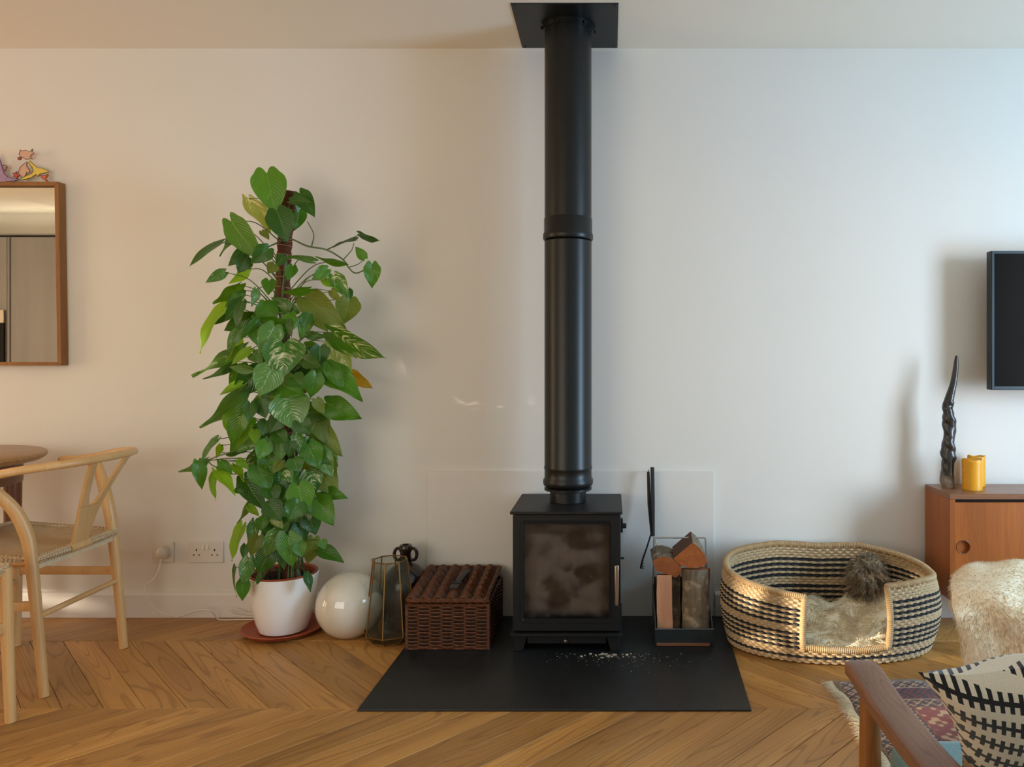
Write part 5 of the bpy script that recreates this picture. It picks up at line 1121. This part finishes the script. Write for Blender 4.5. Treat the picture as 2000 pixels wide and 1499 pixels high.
b = MB(); Mx = Matrix.Translation((.7415, 1.06-D0, .335)) @ Matrix.Rotation(math.radians(4.5), 4, 'X'); b.box(-.245, .245, -.36, .335, -.048, .048, M=Mx); b.build('seat_cushion', M_TEAL, ac, bevel=.03, seg=4)
b = MB(); Mx = Matrix.Translation((.7415, .66-D0, .52)) @ Matrix.Rotation(math.radians(12), 4, 'X'); b.box(-.245, .245, -.04, .04, -.14, .15, M=Mx); b.build('back_cushion', M_TEAL, ac, bevel=.03, seg=4)
# cushion
g = N('cushion_weave'); uv = g.n('ShaderNodeTexCoord').outputs['UV']; sp = g.n('ShaderNodeSeparateXYZ'); g.l(uv, sp.inputs[0])
def fr_(x): return g.math('FRACT', x)
gx_ = fr_(g.math('MULTIPLY', g.math('ADD', sp.outputs[0], g.math('MULTIPLY', sp.outputs[1], .27)), 37.0)); gy_ = fr_(g.math('ADD', g.math('MULTIPLY', g.math('SUBTRACT', sp.outputs[1], g.math('MULTIPLY', sp.outputs[0], .26)), 9.0), .36))
bl = g.math('MULTIPLY', g.math('LESS_THAN', gx_, .48), g.math('LESS_THAN', g.math('ABSOLUTE', g.math('SUBTRACT', gy_, .5)), .34))
lnn = g.math('LESS_THAN', g.math('ABSOLUTE', g.math('SUBTRACT', gy_, .5)), .085); f_ = g.math('MAXIMUM', bl, lnn)
v = g.coords('Object'); nz_ = g.noise(v, 500, 2)
g.col(g.mix(f_, g.mix(nz_, '#c8bda6', '#ded5c2'), '#0c0d11')); g.set(.9, sheen=.2); g.bump(nz_, .4, .001); M_CUSH = g.m
A = Vector((.392, .972-D0, .690)); tdir = Vector((0, .56, -.83)).normalized()
cu = thing('patterned_cushion', 'black and cream geometric patterned cushion leaning in the armchair', 'cushion', (.62, 1.06-D0, .52))
CW, CH = .46, .43
side_u = Vector((1, 0, 0)); rot = math.radians(-17); du = side_u*math.cos(rot)+tdir*math.sin(rot); dv = tdir*math.cos(rot)-side_u*math.sin(rot); nrm_ = du.cross(dv).normalized()
if nrm_.y > 0: nrm_ = -nrm_
ctr = A+du*(CW/2-.004)+dv*(CH/2-.004)
def cush(sgn):
    def fn(u, v):
        s, t = u*2-1, v*2-1
        pin = .19; x = s*CW/2*(1-pin*(1-t*t)); y = t*CH/2*(1-pin*(1-s*s))
        z = sgn*.052*((1-s**4)*(1-t**4))**.5*(1+.04*math.sin(s*5+t*3))
        z += .004*math.sin(s*9+t*4)*math.exp(-((abs(t)-.85)/.25)**2)
        return ctr+du*x+dv*y+nrm_*z
    return fn
b = MB(); b.grid(cush(1), 40, 40, uvs=True); b.grid(cush(-1), 40, 40, uvs=True, flip=True); o = b.build('cover', M_CUSH, cu)

# ------------------------------------------------------------------ what the mirror shows: grey wardrobe and wall oven behind
wd_ = thing('wardrobe', 'grey timber tall wardrobe doors seen only in the mirror', 'wardrobe', (-4.8, -3.45, .001))
for xa, xb in ((-5.96, -5.215), (-5.18, -4.40), (-4.37, -3.60)):
    b = MB(); b.box(xa, xb, -3.45, -3.428, .08, 2.135); b.build('door', M_GREY, wd_, bevel=.002)
for xa in (-5.20, -4.385):
    b = MB(); b.box(xa-.004, xa+.012, -3.451, -3.42, .08, 2.135); b.build('stile', M_GREY, wd_)
b = MB(); b.box(-5.97, -3.58, YB+.001, -3.452, .001, 2.15); b.build('carcass', M_DARK, wd_)
b = MB(); b.box(-5.97, -3.57, YB+.001, -3.425, 2.152, 2.165); b.build('top_panel', M_GREY, wd_)
wo = thing('wall_oven', 'black built-in oven with a steel control strip seen only in the mirror', 'oven', (-5.55, -3.42, .9))
b = MB(); b.box(-5.86, -5.225, -3.427, -3.405, .9, 1.39); b.build('door', M_TVS, wo, bevel=.003)
b = MB(); b.box(-5.86, -5.225, -3.427, -3.405, 1.393, 1.505); b.build('control_strip', M_STEEL, wo, bevel=.003)
b = MB(); b.sweep([(-5.8, -3.38, 1.34), (-5.29, -3.38, 1.34)], .009, 10); b.box(-5.78, -5.765, -3.404, -3.38, 1.335, 1.345); b.box(-5.325, -5.31, -3.404, -3.38, 1.335, 1.345); b.build('handle', M_STEEL, wo)
# warm strip lamp added on the wardrobe to brighten the wall band above it
ls = thing('added_strip_lamp', 'thin strip lamp added on top of the grey wardrobe', 'lamp', (-4.8, -3.55, 2.166))
b = MB(); b.box(-5.9, -3.65, -3.56, -3.535, 2.1665, 2.175); b.build('housing', M_PLASTIC, ls)
area('added_strip_light', (-4.78, -3.548, 2.18), (PI-0.5, 0, 0), 2.2, .02, 5.0, (1.0, .93, .78))
